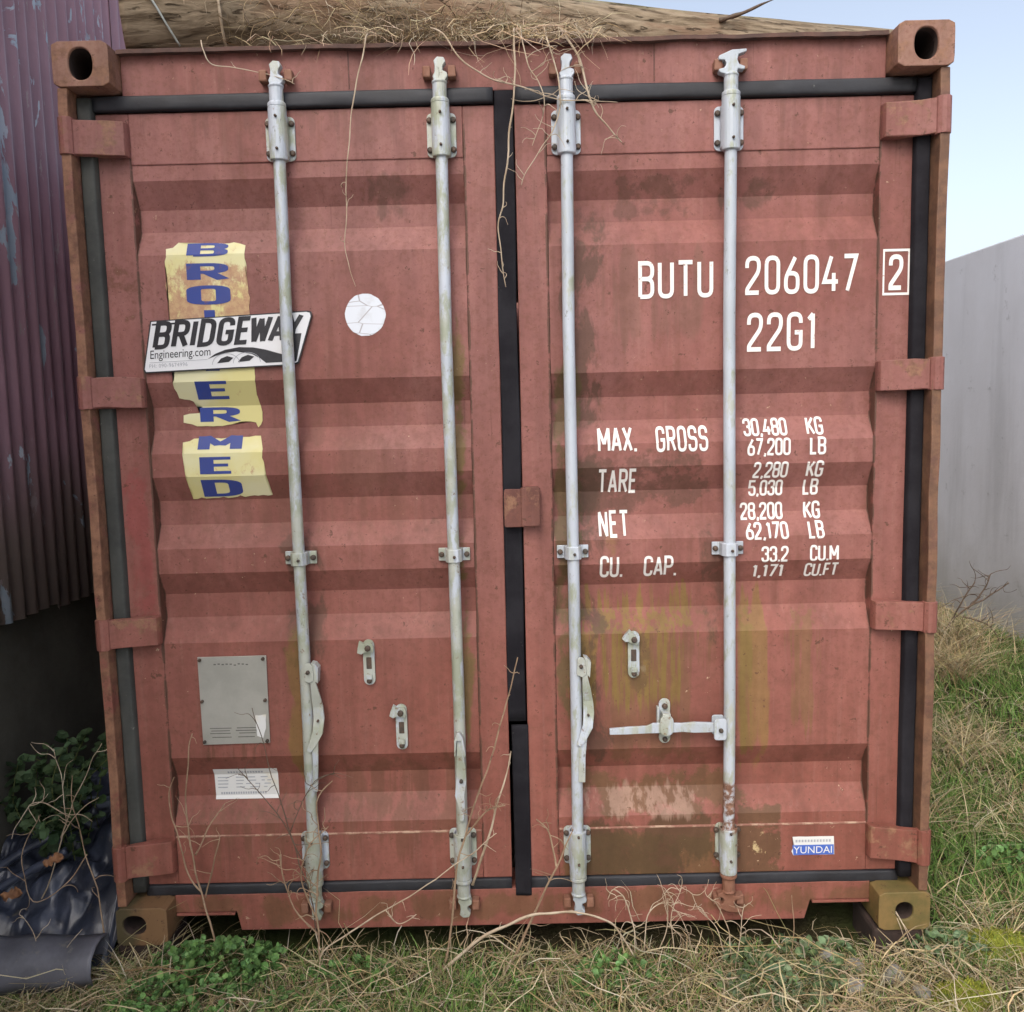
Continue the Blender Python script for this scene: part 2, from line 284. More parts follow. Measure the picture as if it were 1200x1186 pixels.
M['rust_shaded'] = mat_simple('shadow_dark_rusty_edge', (0.065, 0.036, 0.028), (0.11, 0.055, 0.04), 14, 0.85, 0, 0.5)  # rusty drip lip, colour darkened to include its shadow
M['seam_pale'] = mat_simple('chipped_pale_primer', (0.46, 0.31, 0.22), (0.26, 0.12, 0.085), 30, 0.7, 0, 0.4, lo=0.40, hi=0.56)
M['underframe_shade'] = mat_simple('dark_underframe_and_shade', (0.05, 0.03, 0.024), (0.03, 0.02, 0.016), 9, 0.9)  # underframe, also painted-on shade for casting holes and support blocks

# ------------------------------------------------------------------ mesh helpers
class MB:
    def __init__(s): s.v = []; s.f = []; s.mi = []; s.cur = 0
    def add(s, vs, fs):
        o = len(s.v); s.v += [tuple(v) for v in vs]; s.f += [tuple(i + o for i in f) for f in fs]; s.mi += [s.cur] * len(fs); return s
    def slot(s, i): s.cur = i; return s
    def box(s, x0, x1, y0, y1, z0, z1):
        return s.add([(x0, y0, z0), (x1, y0, z0), (x1, y1, z0), (x0, y1, z0), (x0, y0, z1), (x1, y0, z1), (x1, y1, z1), (x0, y1, z1)],
                     [(0, 3, 2, 1), (4, 5, 6, 7), (0, 1, 5, 4), (1, 2, 6, 5), (2, 3, 7, 6), (3, 0, 4, 7)])
    def prism(s, poly, y0, y1):                      # xz polygon (counter-clockwise seen from -Y) pushed along y
        n = len(poly)
        return s.add([(x, y0, z) for x, z in poly] + [(x, y1, z) for x, z in poly],
                     [tuple(range(n)), tuple(range(2 * n - 1, n - 1, -1))] + [(i, i + n, (i + 1) % n + n, (i + 1) % n) for i in range(n)])
    def tube(s, pts, rad, n=8, cap=True):
        pts = [Vector(p) for p in pts]; m = len(pts)
        if not isinstance(rad, (list, tuple)): rad = [rad] * m
        vs = []; fs = []; up = None
        for i, p in enumerate(pts):
            d = (pts[min(i + 1, m - 1)] - pts[max(i - 1, 0)])
            if d.length < 1e-9: d = Vector((0, 0, 1))
            d.normalize()
            if up is None: up = Vector((0, 1, 0)) if abs(d.y) < 0.9 else Vector((1, 0, 0))
            a = d.cross(up).normalized(); b = a.cross(d).normalized(); up = b
            for k in range(n):
                an = 2 * math.pi * k / n; vs.append(p + (a * math.cos(an) + b * math.sin(an)) * rad[i])
        for i in range(m - 1):
            for k in range(n): fs.append((i * n + k, i * n + (k + 1) % n, (i + 1) * n + (k + 1) % n, (i + 1) * n + k))
        if cap: fs += [tuple(range(n - 1, -1, -1)), tuple(range((m - 1) * n, m * n))]
        return s.add(vs, fs)
    def cyl(s, p0, p1, r, n=14): return s.tube([p0, p1], r, n)
    def strip(s, pts, w, th, y):                     # flat bar along an xz polyline; w = widths; thickness th from y
        m = len(pts); L = []; Rr = []
        for i in range(m):
            a = Vector(pts[max(i - 1, 0)]); b = Vector(pts[min(i + 1, m - 1)]); d = (b - a).normalized(); nn = Vector((-d.y, d.x))
            ww = w[i] if isinstance(w, (list, tuple)) else w
            L.append(Vector(pts[i]) + nn * ww / 2); Rr.append(Vector(pts[i]) - nn * ww / 2)
        poly = [tuple(p) for p in Rr] + [tuple(p) for p in reversed(L)]
        yy = y if isinstance(y, (list, tuple)) else [y] * m
        yy2 = list(yy) + list(reversed(yy)); n = len(poly)
        vs = [(p[0], yy2[i], p[1]) for i, p in enumerate(poly)] + [(p[0], yy2[i] + th, p[1]) for i, p in enumerate(poly)]
        fs = []
        for i in range(m - 1):
            j = n - 1 - i; fs += [(i, i + 1, j - 1, j), (i + n, j + n, j - 1 + n, i + 1 + n)]
        fs += [(i, i + n, (i + 1) % n + n, (i + 1) % n) for i in range(n)]
        return s.add(vs, fs)
    def build(s, name, mats, parent=None, smooth=False, bevel=0.0, fix=True):
        me = bpy.data.meshes.new(name); me.from_pydata(s.v, [], s.f)
        if not isinstance(mats, (list, tuple)): mats = [mats]
        for m in mats: me.materials.append(M[m])
        if len(mats) > 1: me.polygons.foreach_set('material_index', s.mi)
        if fix:
            bm = bmesh.new(); bm.from_mesh(me); bmesh.ops.recalc_face_normals(bm, faces=bm.faces); bm.to_mesh(me); bm.free()
        if smooth: me.polygons.foreach_set('use_smooth', [True] * len(me.polygons))
        me.update()
        return link(name, me, parent, bevel)
def link(name, me, parent=None, bevel=0.0):
    o = bpy.data.objects.new(name, me); COL.objects.link(o); o.parent = parent
    if bevel:
        b = o.modifiers.new('bevel', 'BEVEL'); b.width = bevel; b.segments = 2; b.limit_method = 'ANGLE'; b.angle_limit = R(40)
        b.harden_normals = False
    return o
def tag(o, label=None, cat=None, group=None, kind=None):
    if label: o['label'] = label
    if cat: o['category'] = cat
    if group: o['group'] = group
    if kind: o['kind'] = kind
    return o
def empty(name, loc=(0, 0, 0)):
    o = bpy.data.objects.new(name, None); COL.objects.link(o); o.location = loc; o.empty_display_size = 0.1; return o
def rrect(x0, x1, z0, z1, r, n=4):
    out = []
    for cx, cz, a0 in ((x1 - r, z0 + r, -90), (x1 - r, z1 - r, 0), (x0 + r, z1 - r, 90), (x0 + r, z0 + r, 180)):
        for k in range(n + 1):
            a = R(a0 + 90 * k / n); out.append((cx + r * math.cos(a), cz + r * math.sin(a)))
    return out

# ------------------------------------------------------------------ ground
def gz(x, y):
    fr = max(0.0, min(1.0, (1.0 - y) / 0.8)); fr = fr * fr * (3 - 2 * fr)
    z = -0.045 - 0.034 * fr + 0.02 * mn.noise(Vector((x * 1.7, y * 1.7, 3))) + 0.008 * mn.noise(Vector((x * 6, y * 6, 9)))
    if x > 1.35: z += 0.05 * min(1, (x - 1.35)) * (0.5 + mn.noise(Vector((x * 0.9, y * 0.9, 5)))) * min(1, max(0, y / 1.5))
    if -1.3 < x < 1.3 and 0.05 < y < 6.2: z -= 0.015
    return z
xs = sorted(set([round(-4 + 0.1 * i, 3) for i in range(101)] + [-180, -90, -45, -22, -12, -8, -6, 8, 11, 16, 25, 45, 90, 180]))
ys = sorted(set([round(-4 + 0.1 * i, 3) for i in range(131)] + [-180, -90, -45, -22, -12, -7, 11, 14, 20, 30, 55, 100, 200]))
vs = [(x, y, gz(x, y) if abs(x) < 9 and -5 < y < 12 else -0.05) for y in ys for x in xs]; nx = len(xs)
fs = [(j * nx + i, j * nx + i + 1, (j + 1) * nx + i + 1, (j + 1) * nx + i) for j in range(len(ys) - 1) for i in range(nx - 1)]
g = MB(); g.add(vs, fs); tag(g.build('ground', 'soil', smooth=True, fix=False), kind='structure')

mb = MB(); mb.box(-1.66, 3.28, -9.0, -0.85, -0.3, -0.022); tag(mb.build('bounce_slab', 'concrete', bevel=0.01), kind='structure')  # unseen pale slab, added to bounce light up onto the doors

# ------------------------------------------------------------------ shed on the left
shed = tag(empty('shed', (-1.7, 3.0, -0.05)), 'shed clad in peeling maroon corrugated steel above a dark concrete base wall', 'building')
def wbuild(mb, name, mats, parent, **kw):           # vertices given in world metres, parent sits at its own base
    l = parent.location; mb.v = [(a - l.x, b - l.y, c - l.z) for a, b, c in mb.v]
    return mb.build(name, mats, parent, **kw)
pitch = 0.0762; SHX = -1.63; sheet_w = pitch * 10
y0 = -3.2; k = 0
while y0 < 8.6:
    mb = MB(); n = 80; off = 0.004 * (k % 2)
    prof = [(SHX - off - 0.011 + 0.011 * math.cos(2 * math.pi * (i / n * 10.5)), y0 + sheet_w * 1.05 * i / n) for i in range(n + 1)]
    zb = 0.915 + 0.012 * math.sin(k * 2.1)
    zz = [zb, 1.5, 2.2, 3.0, 3.7]
    vv = []
    for z in zz:
        for i, (x, y) in enumerate(prof): vv.append((x + (0.006 * mn.noise(Vector((0, y * 4, z * 2)))), y, z + (0.004 * mn.noise(Vector((0, y * 9, 1))) if z == zb else 0)))
    m = n + 1
    mb.add(vv, [(j * m + i, j * m + i + 1, (j + 1) * m + i + 1, (j + 1) * m + i) for j in range(len(zz) - 1) for i in range(n)])
    o = wbuild(mb, 'cladding_sheet', 'cladding', shed, smooth=True, fix=False)
    sm = o.modifiers.new('thickness', 'SOLIDIFY'); sm.thickness = 0.0012
    y0 += sheet_w; k += 1
mb = MB(); mb.box(-1.93, -1.70, -3.2, 8.8, -0.12, 1.15); wbuild(mb, 'base_wall', 'dark_render', shed, bevel=0.01)
mb = MB(); mb.box(-1.72, -1.66, -3.2, 8.8, 1.16, 1.24); mb.box(-1.72, -1.66, -3.2, 8.8, 3.5, 3.58); wbuild(mb, 'sheeting_rail', 'dark_render', shed)
mb = MB(); mb.add([(-1.62, -3.3, 3.71), (-1.62, 8.9, 3.71), (-7, 8.9, 5.0), (-7, -3.3, 5.0), (-1.62, -3.3, 3.73), (-1.62, 8.9, 3.73), (-7, 8.9, 5.02), (-7, -3.3, 5.02)],
   [(0, 3, 2, 1), (4, 5, 6, 7), (0, 1, 5, 4), (1, 2, 6, 5), (2, 3, 7, 6), (3, 0, 4, 7)]); wbuild(mb, 'roof', 'cladding', shed)

# ------------------------------------------------------------------ concrete wall on the right
mb = MB(); mb.box(3.30, 3.55, -1.5, 13.0, -0.3, 2.625)
tag(mb.build('concrete_wall', 'concrete', bevel=0.012), 'tall plain grey concrete wall standing beyond the grass', 'wall')

# ------------------------------------------------------------------ the container
C = tag(empty('shipping_container'), 'weathered red shipping container seen from its closed double doors', 'shipping container')
YD = 0.078                                             # plane of the door frames
def casting(hr, hz, mat, ox=0.0, oz=0.0):
    w, h, d = 0.154, 0.118, 0.178; mb = MB(); n = 32
    outer = []; inner = []
    pr = rrect(-w / 2, w / 2, -h / 2, h / 2, 0.014, 3)
    def hit(a):
        dx, dz = math.cos(a), math.sin(a); best = 9
        q = pr + [pr[0]]
        for i in range(len(pr)):
            (x1, z1), (x2, z2) = q[i], q[i + 1]; ex, ez = x2 - x1, z2 - z1; den = dx * ez - dz * ex
            if abs(den) < 1e-9: continue
            tt = (x1 * ez - z1 * ex) / den; u = (x1 * dz - z1 * dx) / den
            if tt > 0 and -1e-6 <= u <= 1 + 1e-6: best = min(best, tt)
        return dx * best, dz * best
    A = [2 * math.pi * i / n for i in range(n)]
    for a in A:
        outer.append(hit(a)); inner.append((hr * math.copysign(abs(math.cos(a)) ** 0.85, math.cos(a)), hz * math.copysign(abs(math.sin(a)) ** 0.85, math.sin(a))))
    I = lambda k, y: [(ox + x * k, y, oz + z * k) for x, z in inner]
    mb.add([(x, 0, z) for x, z in outer] + I(1.05, 0) + I(1, 0.006) + I(1, 0.03) + I(1.14, 0.032) + I(1.14, 0.15) + [(x, d, z) for x, z in outer],
           [(j * n + i, j * n + (i + 1) % n, (j + 1) * n + (i + 1) % n, (j + 1) * n + i) for j in range(5) for i in range(n)] +
           [tuple(5 * n + i for i in range(n)), tuple(6 * n + i for i in range(n))] + [(i, (i + 1) % n, 6 * n + (i + 1) % n, 6 * n + i) for i in range(n)])
    mb.mi = [1 if 2 * n <= i < 5 * n + 1 else 0 for i in range(len(mb.f))]  # hole tunnel takes the dark slot: recess shade put into its colour
    o = mb.build('corner_casting', [mat, 'underframe_shade'], C, bevel=0.004); return o
top_c = casting(0.032, 0.041, 'casting'); low_c = casting(0.026, 0.027, 'casting_low')
top_c.location = (-1.142, 0, 2.532); low_c.location = (-1.142, 6.058, 0.059); low_c.rotation_euler = (0, 0, math.pi)
bl = casting(0.034, 0.030, 'casting_wet', -0.022, 0.004); bl.location = (-1.142, 0, 0.059)
for src, x, y, z, rz in ((top_c, 1.142, 0, 2.532, 0), (low_c, 1.142, 0, 0.059, 0), (top_c, -1.142, 6.058, 2.532, math.pi), (top_c, 1.142, 6.058, 2.532, math.pi), (low_c, 1.142, 6.058, 0.059, math.pi)):
    o = src.copy(); COL.objects.link(o); o.parent = C; o.location = (x, y, z); o.rotation_euler = (0, 0, rz)
def wavy_bar(mb, x0, x1, y0, y1, z0, z1, n, amp, seed):  # a post edge with small knocks
    vs = []
    for i in range(n + 1):
        z = z0 + (z1 - z0) * i / n
        a = amp * mn.noise(Vector((seed, z * 5, 0))); b = amp * mn.noise(Vector((seed + 9, z * 6, 0)))
        vs += [(x0 + a, y0 + b, z), (x1 + a, y0 + b, z), (x1, y1, z), (x0, y1, z)]
    fs = [(0, 3, 2, 1), (4 * n, 4 * n + 1, 4 * n + 2, 4 * n + 3)]
    for i in range(n):
        for k in range(4): fs.append((4 * i + k, 4 * i + (k + 1) % 4, 4 * i + 4 + (k + 1) % 4, 4 * i + 4 + k))
    mb.add(vs, fs)
for s in (-1, 1):
    mb = MB()
    a, b = sorted((s * 1.186, s * 1.213)); wavy_bar(mb, a, b, 0.006, 0.11, 0.1185, 2.4725, 60, 0.004, s * 3.3)
    a, b = sorted((s * 1.09, s * 1.211)); mb.box(a, b, 0.112, 0.17, 0.1185, 2.4725)
    mb.build('corner_post', 'paint_post', C, bevel=0.003)
    a, b = sorted((s * 1.09, s * 1.212)); mb = MB(); mb.box(a, b, 5.89, 6.05, 0.1185, 2.4725); mb.build('corner_post', 'paint_post', C, bevel=0.004)
# header and its drip lip
mb = MB(); mb.box(-1.0648, 1.0648, 0.076, 0.20, 2.462, 2.583); header = mb.build('header', 'paint', C, bevel=0.003)
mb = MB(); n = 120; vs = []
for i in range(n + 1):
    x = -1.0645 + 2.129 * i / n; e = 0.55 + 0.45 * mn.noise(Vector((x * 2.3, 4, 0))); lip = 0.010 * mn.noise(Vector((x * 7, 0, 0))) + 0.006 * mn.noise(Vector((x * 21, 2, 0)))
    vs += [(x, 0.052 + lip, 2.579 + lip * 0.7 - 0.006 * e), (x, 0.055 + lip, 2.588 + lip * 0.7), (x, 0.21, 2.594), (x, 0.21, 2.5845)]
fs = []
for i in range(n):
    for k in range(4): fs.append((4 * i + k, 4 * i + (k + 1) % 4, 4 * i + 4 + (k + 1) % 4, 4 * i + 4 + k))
mb.add(vs, fs); mb.build('drip_lip', 'rust_shaded', header, smooth=False)
for x in (-0.43, 0.42):
    mb = MB(); mb.box(x - 0.0015, x + 0.0015, 0.0745, 0.0765, 2.476, 2.577); mb.build('weld_seam', 'paint_dull', header)
# sill with fork notches
pl = [(-1.0648, 0.118), (-1.0648, 0.062), (-0.878, 0.062), (-0.866, 0.0), (0.866, 0.0), (0.884, 0.062), (1.0648, 0.062), (1.0648, 0.118)]
mb = MB(); mb.prism(pl, 0.070, 0.082); mb.prism([(-1.064, 0.1175), (-1.064, 0.10), (1.064, 0.10), (1.064, 0.1175)], 0.083, 0.2)
sill = mb.build('sill', 'paint', C, bevel=0.002)
for a, b in ((-1.062, -0.882), (0.888, 1.062)):
    mb = MB(); mb.box(a, b, 0.064, 0.12, 0.0535, 0.0605); mb.build('notch_lip', 'paint_hinge', sill, bevel=0.001)
# sides, roof, floor, rear
for s in (-1, 1):
    mb = MB(); prof = []; y = 0.19
    while y < 5.87:
        prof += [(1.20, y), (1.20, y + 0.07), (1.168, y + 0.138), (1.168, y + 0.208)]; y += 0.278
    prof = [(x, min(y, 5.888)) for x, y in prof] + [(1.20, 5.889)]
    m = len(prof); vs = [(s * x, y, z) for z in (0.12, 2.53) for x, y in prof] + [(s * (x - 0.003), y, z) for z in (0.12, 2.53) for x, y in prof]
    fs = []
    for i in range(m - 1): fs += [(i, i + 1, m + i + 1, m + i), (2 * m + i, 3 * m + i, 3 * m + i + 1, 2 * m + i + 1)]
    mb.add(vs, fs); mb.build('side_wall', 'paint_hinge', C)
    a, b = sorted((s * 1.15, s * 1.209)); mb = MB(); mb.box(a, b, 0.18, 5.878, 2.531, 2.589); mb.box(a, b, 0.18, 5.878, 0.01, 0.119); mb.build('side_rail', 'paint_hinge', C, bevel=0.004)
mb = MB(); mb.box(-1.148, 1.148, 0.211, 5.85, 2.565, 2.586); mb.build('roof', 'paint_hinge', C)
mb = MB(); mb.box(-1.149, 1.149, 0.21, 5.87, 0.112, 0.15)
for i in range(18): mb.box(-1.148, 1.148, 0.35 + i * 0.32, 0.40 + i * 0.32, 0.02, 0.111)
mb.build('floor', 'underframe_shade', C)
mb = MB(); mb.box(-1.088, 1.088, 5.95, 5.99, 0.03, 2.58); mb.build('rear_wall', 'paint_hinge', C)

for x_, lab_ in ((-1.142, 'block wedged under the left bottom casting, coloured dark for the shade there'), (1.142, 'block wedged under the right bottom casting, coloured dark for the shade there')):
    mb = MB(); mb.box(-0.085, 0.065, 0.012, 0.19, 0.0, 0.128); o = mb.build('support_block', 'underframe_shade', bevel=0.012); o.location = (x_, 0, -0.130); tag(o, lab_, 'block', 'blocks under the container')  # dark colour stands in for the shadow below the castings

# doors: horizontal grooves pressed into the sheet
GR = [(2.241, 2.168, 2.106, 2.036), (1.677, 1.606, 1.538, 1.470), (1.402, 1.329, 1.257, 1.189), (1.116, 1.048, 0.976, 0.905), (0.550, 0.481, 0.414, 0.338)]
DEPTH = 0.038; YP = YD + 0.002
def prof_y(z):
    for a, b, c, d in GR:
        if d < z < a:
            if z > b: return YP + DEPTH * (a - z) / (a - b)
            if z > c: return YP + DEPTH
            return YP + DEPTH * (z - d) / (c - d)
    return YP
BREAKS = sorted(v for q in GR for v in q)
def surf_y(x, z):                                      # door surface: sheet between the stiles, frame elsewhere
    if 0.117 < abs(x) < 1.054 and 0.303 < z < 2.284: return prof_y(z)
    return YD
doors = []
for s in (-1, 1):
    x_in, x_out = s * 0.0285, s * 1.147; p_in, p_out = s * 0.117, s * 1.054
    mb = MB()
    for a, b in ((x_in, p_in), (p_out, x_out)):
        a, b = sorted((a, b)); mb.box(a, b, YD, YD + 0.05, 0.150, 2.424)
    a, b = sorted((p_in, p_out)); mb.box(a + 0.0003, b - 0.0003, YD - 0.0015, YD + 0.05, 2.284, 2.4235); mb.box(a + 0.0003, b - 0.0003, YD - 0.0015, YD + 0.05, 0.1505, 0.303)
    pm = 'paint_l' if s < 0 else 'paint_r'
    d = mb.build('door', pm, C, bevel=0.003); doors.append(d)
    # the sheet, with slight panel waviness
    mb = MB(); zz = []
    zs = [0.303] + BREAKS + [2.284]
    for i in range(len(zs) - 1):
        m = max(1, int((zs[i + 1] - zs[i]) / 0.05)); zz += [zs[i] + (zs[i + 1] - zs[i]) * j / m for j in range(m)]
    zz.append(2.284); nxp = 24; xx = [a + 0.0005 + (b - a - 0.001) * i / nxp for i in range(nxp + 1)]
    vs = [(x, prof_y(z) + 0.0016 * (mn.noise(Vector((x * 3, z * 3, s * 7))) + 0.3) * (1 if 0 < i < nxp else 0), z) for z in zz for i, x in enumerate(xx)]
    m = nxp + 1
    mb.add(vs, [(j * m + i, j * m + i + 1, (j + 1) * m + i + 1, (j + 1) * m + i) for j in range(len(zz) - 1) for i in range(nxp)])
    mb.build('door_panel', pm, d, fix=False)
    mb = MB(); mb.box(a, b, YD + 0.052, YD + 0.06, 0.16, 2.42); mb.build('door_lining', 'underframe_shade', d)
    mb = MB(); m2 = 60; vs = []                          # worn paint edge along the bottom seam
    for i in range(m2 + 1):
        x = a + 0.002 + (b - a - 0.004) * i / m2; hh = 0.0016 + 0.0016 * (0.5 + mn.noise(Vector((x * 22, s, 0)))); vs += [(x, YD - 0.0030, 0.3020 - hh), (x, YD - 0.0034, 0.3020), (x, YD + 0.004, 0.3050)]
    mb.add(vs, [q for i in range(m2) for q in ((3 * i, 3 * i + 3, 3 * i + 4, 3 * i + 1), (3 * i + 1, 3 * i + 4, 3 * i + 5, 3 * i + 2))]); mb.build('weld_seam', 'seam_pale', d, fix=False)
    # hinges
    for z0, z1 in ((2.302, 2.394), (1.607, 1.692), (0.909, 0.993), (0.202, 0.302)):
        mb = MB(); zc = (z0 + z1) / 2; h = (z1 - z0) / 2
        xa, xb = sorted((s * 1.052, s * 1.150)); n = 8; vs = []
        pts = [(1.052, 0.058), (1.056, 0.046), (1.10, 0.036), (1.145, 0.027), (1.168, 0.022), (1.185, 0.012)]
        low = [(1.185, 0.032), (1.168, 0.040), (1.145, 0.050), (1.10, 0.0775), (1.056, 0.0775), (1.052, 0.0775)]
        ring = pts + low; nn = len(ring)
        jit = [0.004 * mn.noise(Vector((x * 30, z0 * 9, s))) for x, _ in ring]
        mb.add([(s * x, y, z1 + jit[i]) for i, (x, y) in enumerate(ring)] + [(s * x, y, z0 + jit[-i]) for i, (x, y) in enumerate(ring)],
               [tuple(range(nn)), tuple(range(2 * nn - 1, nn - 1, -1))] + [(i, (i + 1) % nn, nn + (i + 1) % nn, nn + i) for i in range(nn)])
        mb.tube([(s * 1.2005, 0.020, z0 - 0.003), (s * 1.2005, 0.020, z1 + 0.004)], 0.0215, 12)
        mb.build('hinge', 'paint_hinge', d, bevel=0.002)
    # rubber gaskets of this leaf
    def gasket(x0, x1, z0, z1, mat, along='z', bulge=0.016, seed=0.0, yb=None):
        mb = MB(); n = 48; ring = []
        for k in range(9):
            q = math.pi * k / 8; ring.append((-math.copysign(abs(math.cos(q)) ** 0.6, math.cos(q)), max(0, math.sin(q)) ** (0.28 if along == 'x' else 0.12)))
        vs = []; yb = YD + 0.004 if yb is None else yb
        for i in range(n + 1):
            tt = i / n
            for u, w in ring:
                if along == 'z':
                    z = z0 + (z1 - z0) * tt; xm = (x0 + x1) / 2 + 0.003 * mn.noise(Vector((seed, z * 3, 1)))
                    vs.append((xm + u * (x1 - x0) / 2, yb - bulge * w - 0.002 * mn.noise(Vector((u, z * 8, seed))), z))
                else:
                    x = x0 + (x1 - x0) * tt; zm = (z0 + z1) / 2 + 0.002 * mn.noise(Vector((seed, x * 4, 1)))
                    vs.append((x, yb - bulge * w - 0.002 * mn.noise(Vector((u, x * 8, seed))), zm + u * (z1 - z0) / 2))
        fs = [(i * 9 + k, i * 9 + k + 1, i * 9 + 10 + k, i * 9 + 9 + k) for i in range(n) for k in range(8)]
        fs += [tuple(range(9)), tuple(n * 9 + k for k in range(9))]
        mb.add(vs, fs); return mb.build('gasket', mat, d, smooth=True)
    a, b = sorted((s * 0.03, s * 1.15)); gasket(a, b, 2.427, 2.469, 'rubber', 'x', 0.02, s)
    a, b = sorted((s * 0.03, s * 1.15)); gasket(a, b, 0.114, 0.149, 'rubber', 'x', 0.012, s + 5)
    a, b = sorted((s * 1.1445, s * 1.1850)); gasket(a, b, 0.14, 2.46, 'rubber_dusty' if s < 0 else 'rubber_flat', 'z', 0.034, s + 9, YD + 0.006)
    if s > 0:
        gasket(-0.029, 0.025, 0.645, 2.462, 'rubber_flat', 'z', 0.008, 3)
        gasket(-0.020, 0.031, 0.095, 0.632, 'rubber_flat', 'z', 0.014, 4)
    # grey flap visible at the frayed joint of the centre seal is left bare metal
DL, DR = doors
mb = MB(); mb.prism(rrect(-0.026, 0.028, 1.236, 1.347, 0.006), 0.049, 0.060); mb.prism(rrect(0.0275, 0.078, 1.238, 1.352, 0.008), 0.045, 0.0775); mb.tube([(0.027, 0.05, 1.237), (0.027, 0.05, 1.351)], 0.005, 8)
tag(mb.build('overlap_plate', 'paint_dull', DR, bevel=0.002))

# locking bars and their ironwork
YB = 0.046
def bolt(mb, x, y, z, r=0.0085):
    mb.tube([(x, y, z), (x, y - 0.008, z), (x, y - 0.011, z)], [r, r, r * 0.6], 8)
for bi, (x, d) in enumerate(((-0.627, DL), (-0.176, DL), (0.172, DR), (0.627, DR))):
    gm = 'galv' if bi in (2, 3) else 'galv_old'
    mb = MB(); mb.tube([(x, YB, 0.115), (x, YB, 0.17), (x + 0.002, YB + 0.001, 0.7), (x, YB, 1.17), (x - 0.003, YB, 1.8), (x, YB, 2.29), (x, YB, 2.45)], 0.0172, 16); bar = mb.build('locking_bar', gm, d, smooth=True)
    # upper and lower cam ends: neck, collar and forked claw
    for top in (1, -1):
        zc = 2.285 if top > 0 else 0.302
        Z = lambda q: zc + top * q
        mb = MB(); g2 = gm if not (bi == 3 and top < 0) else 'lug'
        mb.tube([(x, YB, Z(0.135)), (x, YB, Z(0.145)), (x, YB, Z(0.150))], [0.0255, 0.0255, 0.021], 16)
        mb.tube([(x, YB, Z(0.140)), (x, YB, Z(0.192))], 0.0195, 16)
        mb.tube([(x, YB, Z(0.186)), (x, YB, Z(0.192)), (x, YB, Z(0.199))], [0.0195, 0.0225, 0.015], 16)
        tw = (0.35, 0.9, -0.35, 0.05)[bi]; wv = 0.020 if abs(tw) < 0.5 else 0.012
        if bi == 3:
            claw = [(-0.013, 0.19), (0.013, 0.19), (0.016, 0.205), (0.034, 0.203), (0.036, 0.211), (0.020, 0.217), (0.015, 0.228), (0.018, 0.243), (0.040, 0.250), (0.040, 0.257), (0.0, 0.255), (-0.036, 0.240), (-0.036, 0.230), (-0.020, 0.229), (-0.015, 0.218), (-0.020, 0.209), (-0.036, 0.205), (-0.034, 0.197)]
        else:
            claw = [(-0.013, 0.19), (0.013, 0.19), (0.024, 0.205), (0.022, 0.214), (0.010, 0.220), (0.011, 0.232), (0.019, 0.243), (0.014, 0.254), (-0.004, 0.256), (-0.014, 0.246), (-0.011, 0.232), (-0.012, 0.215), (-0.018, 0.205)]
        if top < 0: claw = claw[::-1]
        mb.prism([(x + a, Z(b)) for a, b in claw], YB - 0.012, YB + 0.014)
        mb.build('cam_end', g2, d, bevel=0.002)
        # keeper lugs welded to header or sill
        par = header if top > 0 else sill
        yl = 0.0757 if top > 0 else 0.0697
        for sx in (-1, 1):
            mb = MB(); za, zb2 = sorted((Z(0.205), Z(0.236))); xa, xb = sorted((x + sx * 0.024, x + sx * 0.046)); mb.box(xa, xb, YB - 0.004, yl, za, zb2)
            mb.build('cam_keeper', 'lug', par, bevel=0.004)
        # guide bracket: flanged base plate, sleeve, four bolts
        mb = MB(); za, zb2 = sorted((Z(-0.002), Z(0.118)))
        if bi == 3 and top < 0: xl, xr = x - 0.035, x + 0.03
        else: xl, xr = x - 0.041, x + 0.041
        if top < 0: za += 0.01; zb2 += 0.01
        mb.prism(rrect(xl, xr, za, zb2, 0.014), YD - 0.008, YD - 0.002)
        mb.box(x - 0.026, x - 0.017, YB - 0.003, YD - 0.008, za + 0.004, zb2 - 0.004); mb.box(x + 0.017, x + 0.026, YB - 0.003, YD - 0.008, za + 0.004, zb2 - 0.004)
        zs = sorted((Z(-0.008), Z(0.135)))
        mb.tube([(x, YB, zs[0]), (x, YB, zs[0] + 0.003), (x, YB, zs[1])], [0.023, 0.0255, 0.0255], 20)
        mb.slot(1)
        for bz in (za + 0.02, zb2 - 0.02):
            bolt(mb, x - 0.033, YD - 0.008, bz); bolt(mb, x + 0.033, YD - 0.008, bz)
        for bz in (za + 0.022, zb2 - 0.012): bolt(mb, x + 0.001, YB - 0.0225, bz, 0.0042)
        mb.build('bar_guide', [gm if not (bi == 3 and top < 0) else 'galv_old', 'bolt'], d, smooth=False, bevel=0.0015)
    # middle guide
    zc = 1.158; mb = MB()
    ring = [(-0.046, YD - 0.002), (-0.046, YD - 0.009), (-0.026, YD - 0.010), (-0.023, YB - 0.008), (-0.014, YB - 0.021), (0.014, YB - 0.021), (0.023, YB - 0.008), (0.026, YD - 0.010), (0.046, YD - 0.009), (0.046, YD - 0.002)]
    nn = len(ring); mb.add([(x + a, b, zc - 0.019) for a, b in ring] + [(x + a, b, zc + 0.019) for a, b in ring], [tuple(range(nn)), tuple(range(2 * nn - 1, nn - 1, -1))] + [(i, (i + 1) % nn, nn + (i + 1) % nn, nn + i) for i in range(nn)])
    mb.slot(1); bolt(mb, x - 0.037, YD - 0.009, zc); bolt(mb, x + 0.037, YD - 0.009, zc); bolt(mb, x + 0.003, YB - 0.0205, zc - 0.002, 0.0045)
    mb.build('bar_guide', [gm, 'bolt'], d, bevel=0.002)
    # handles
    mb = MB()
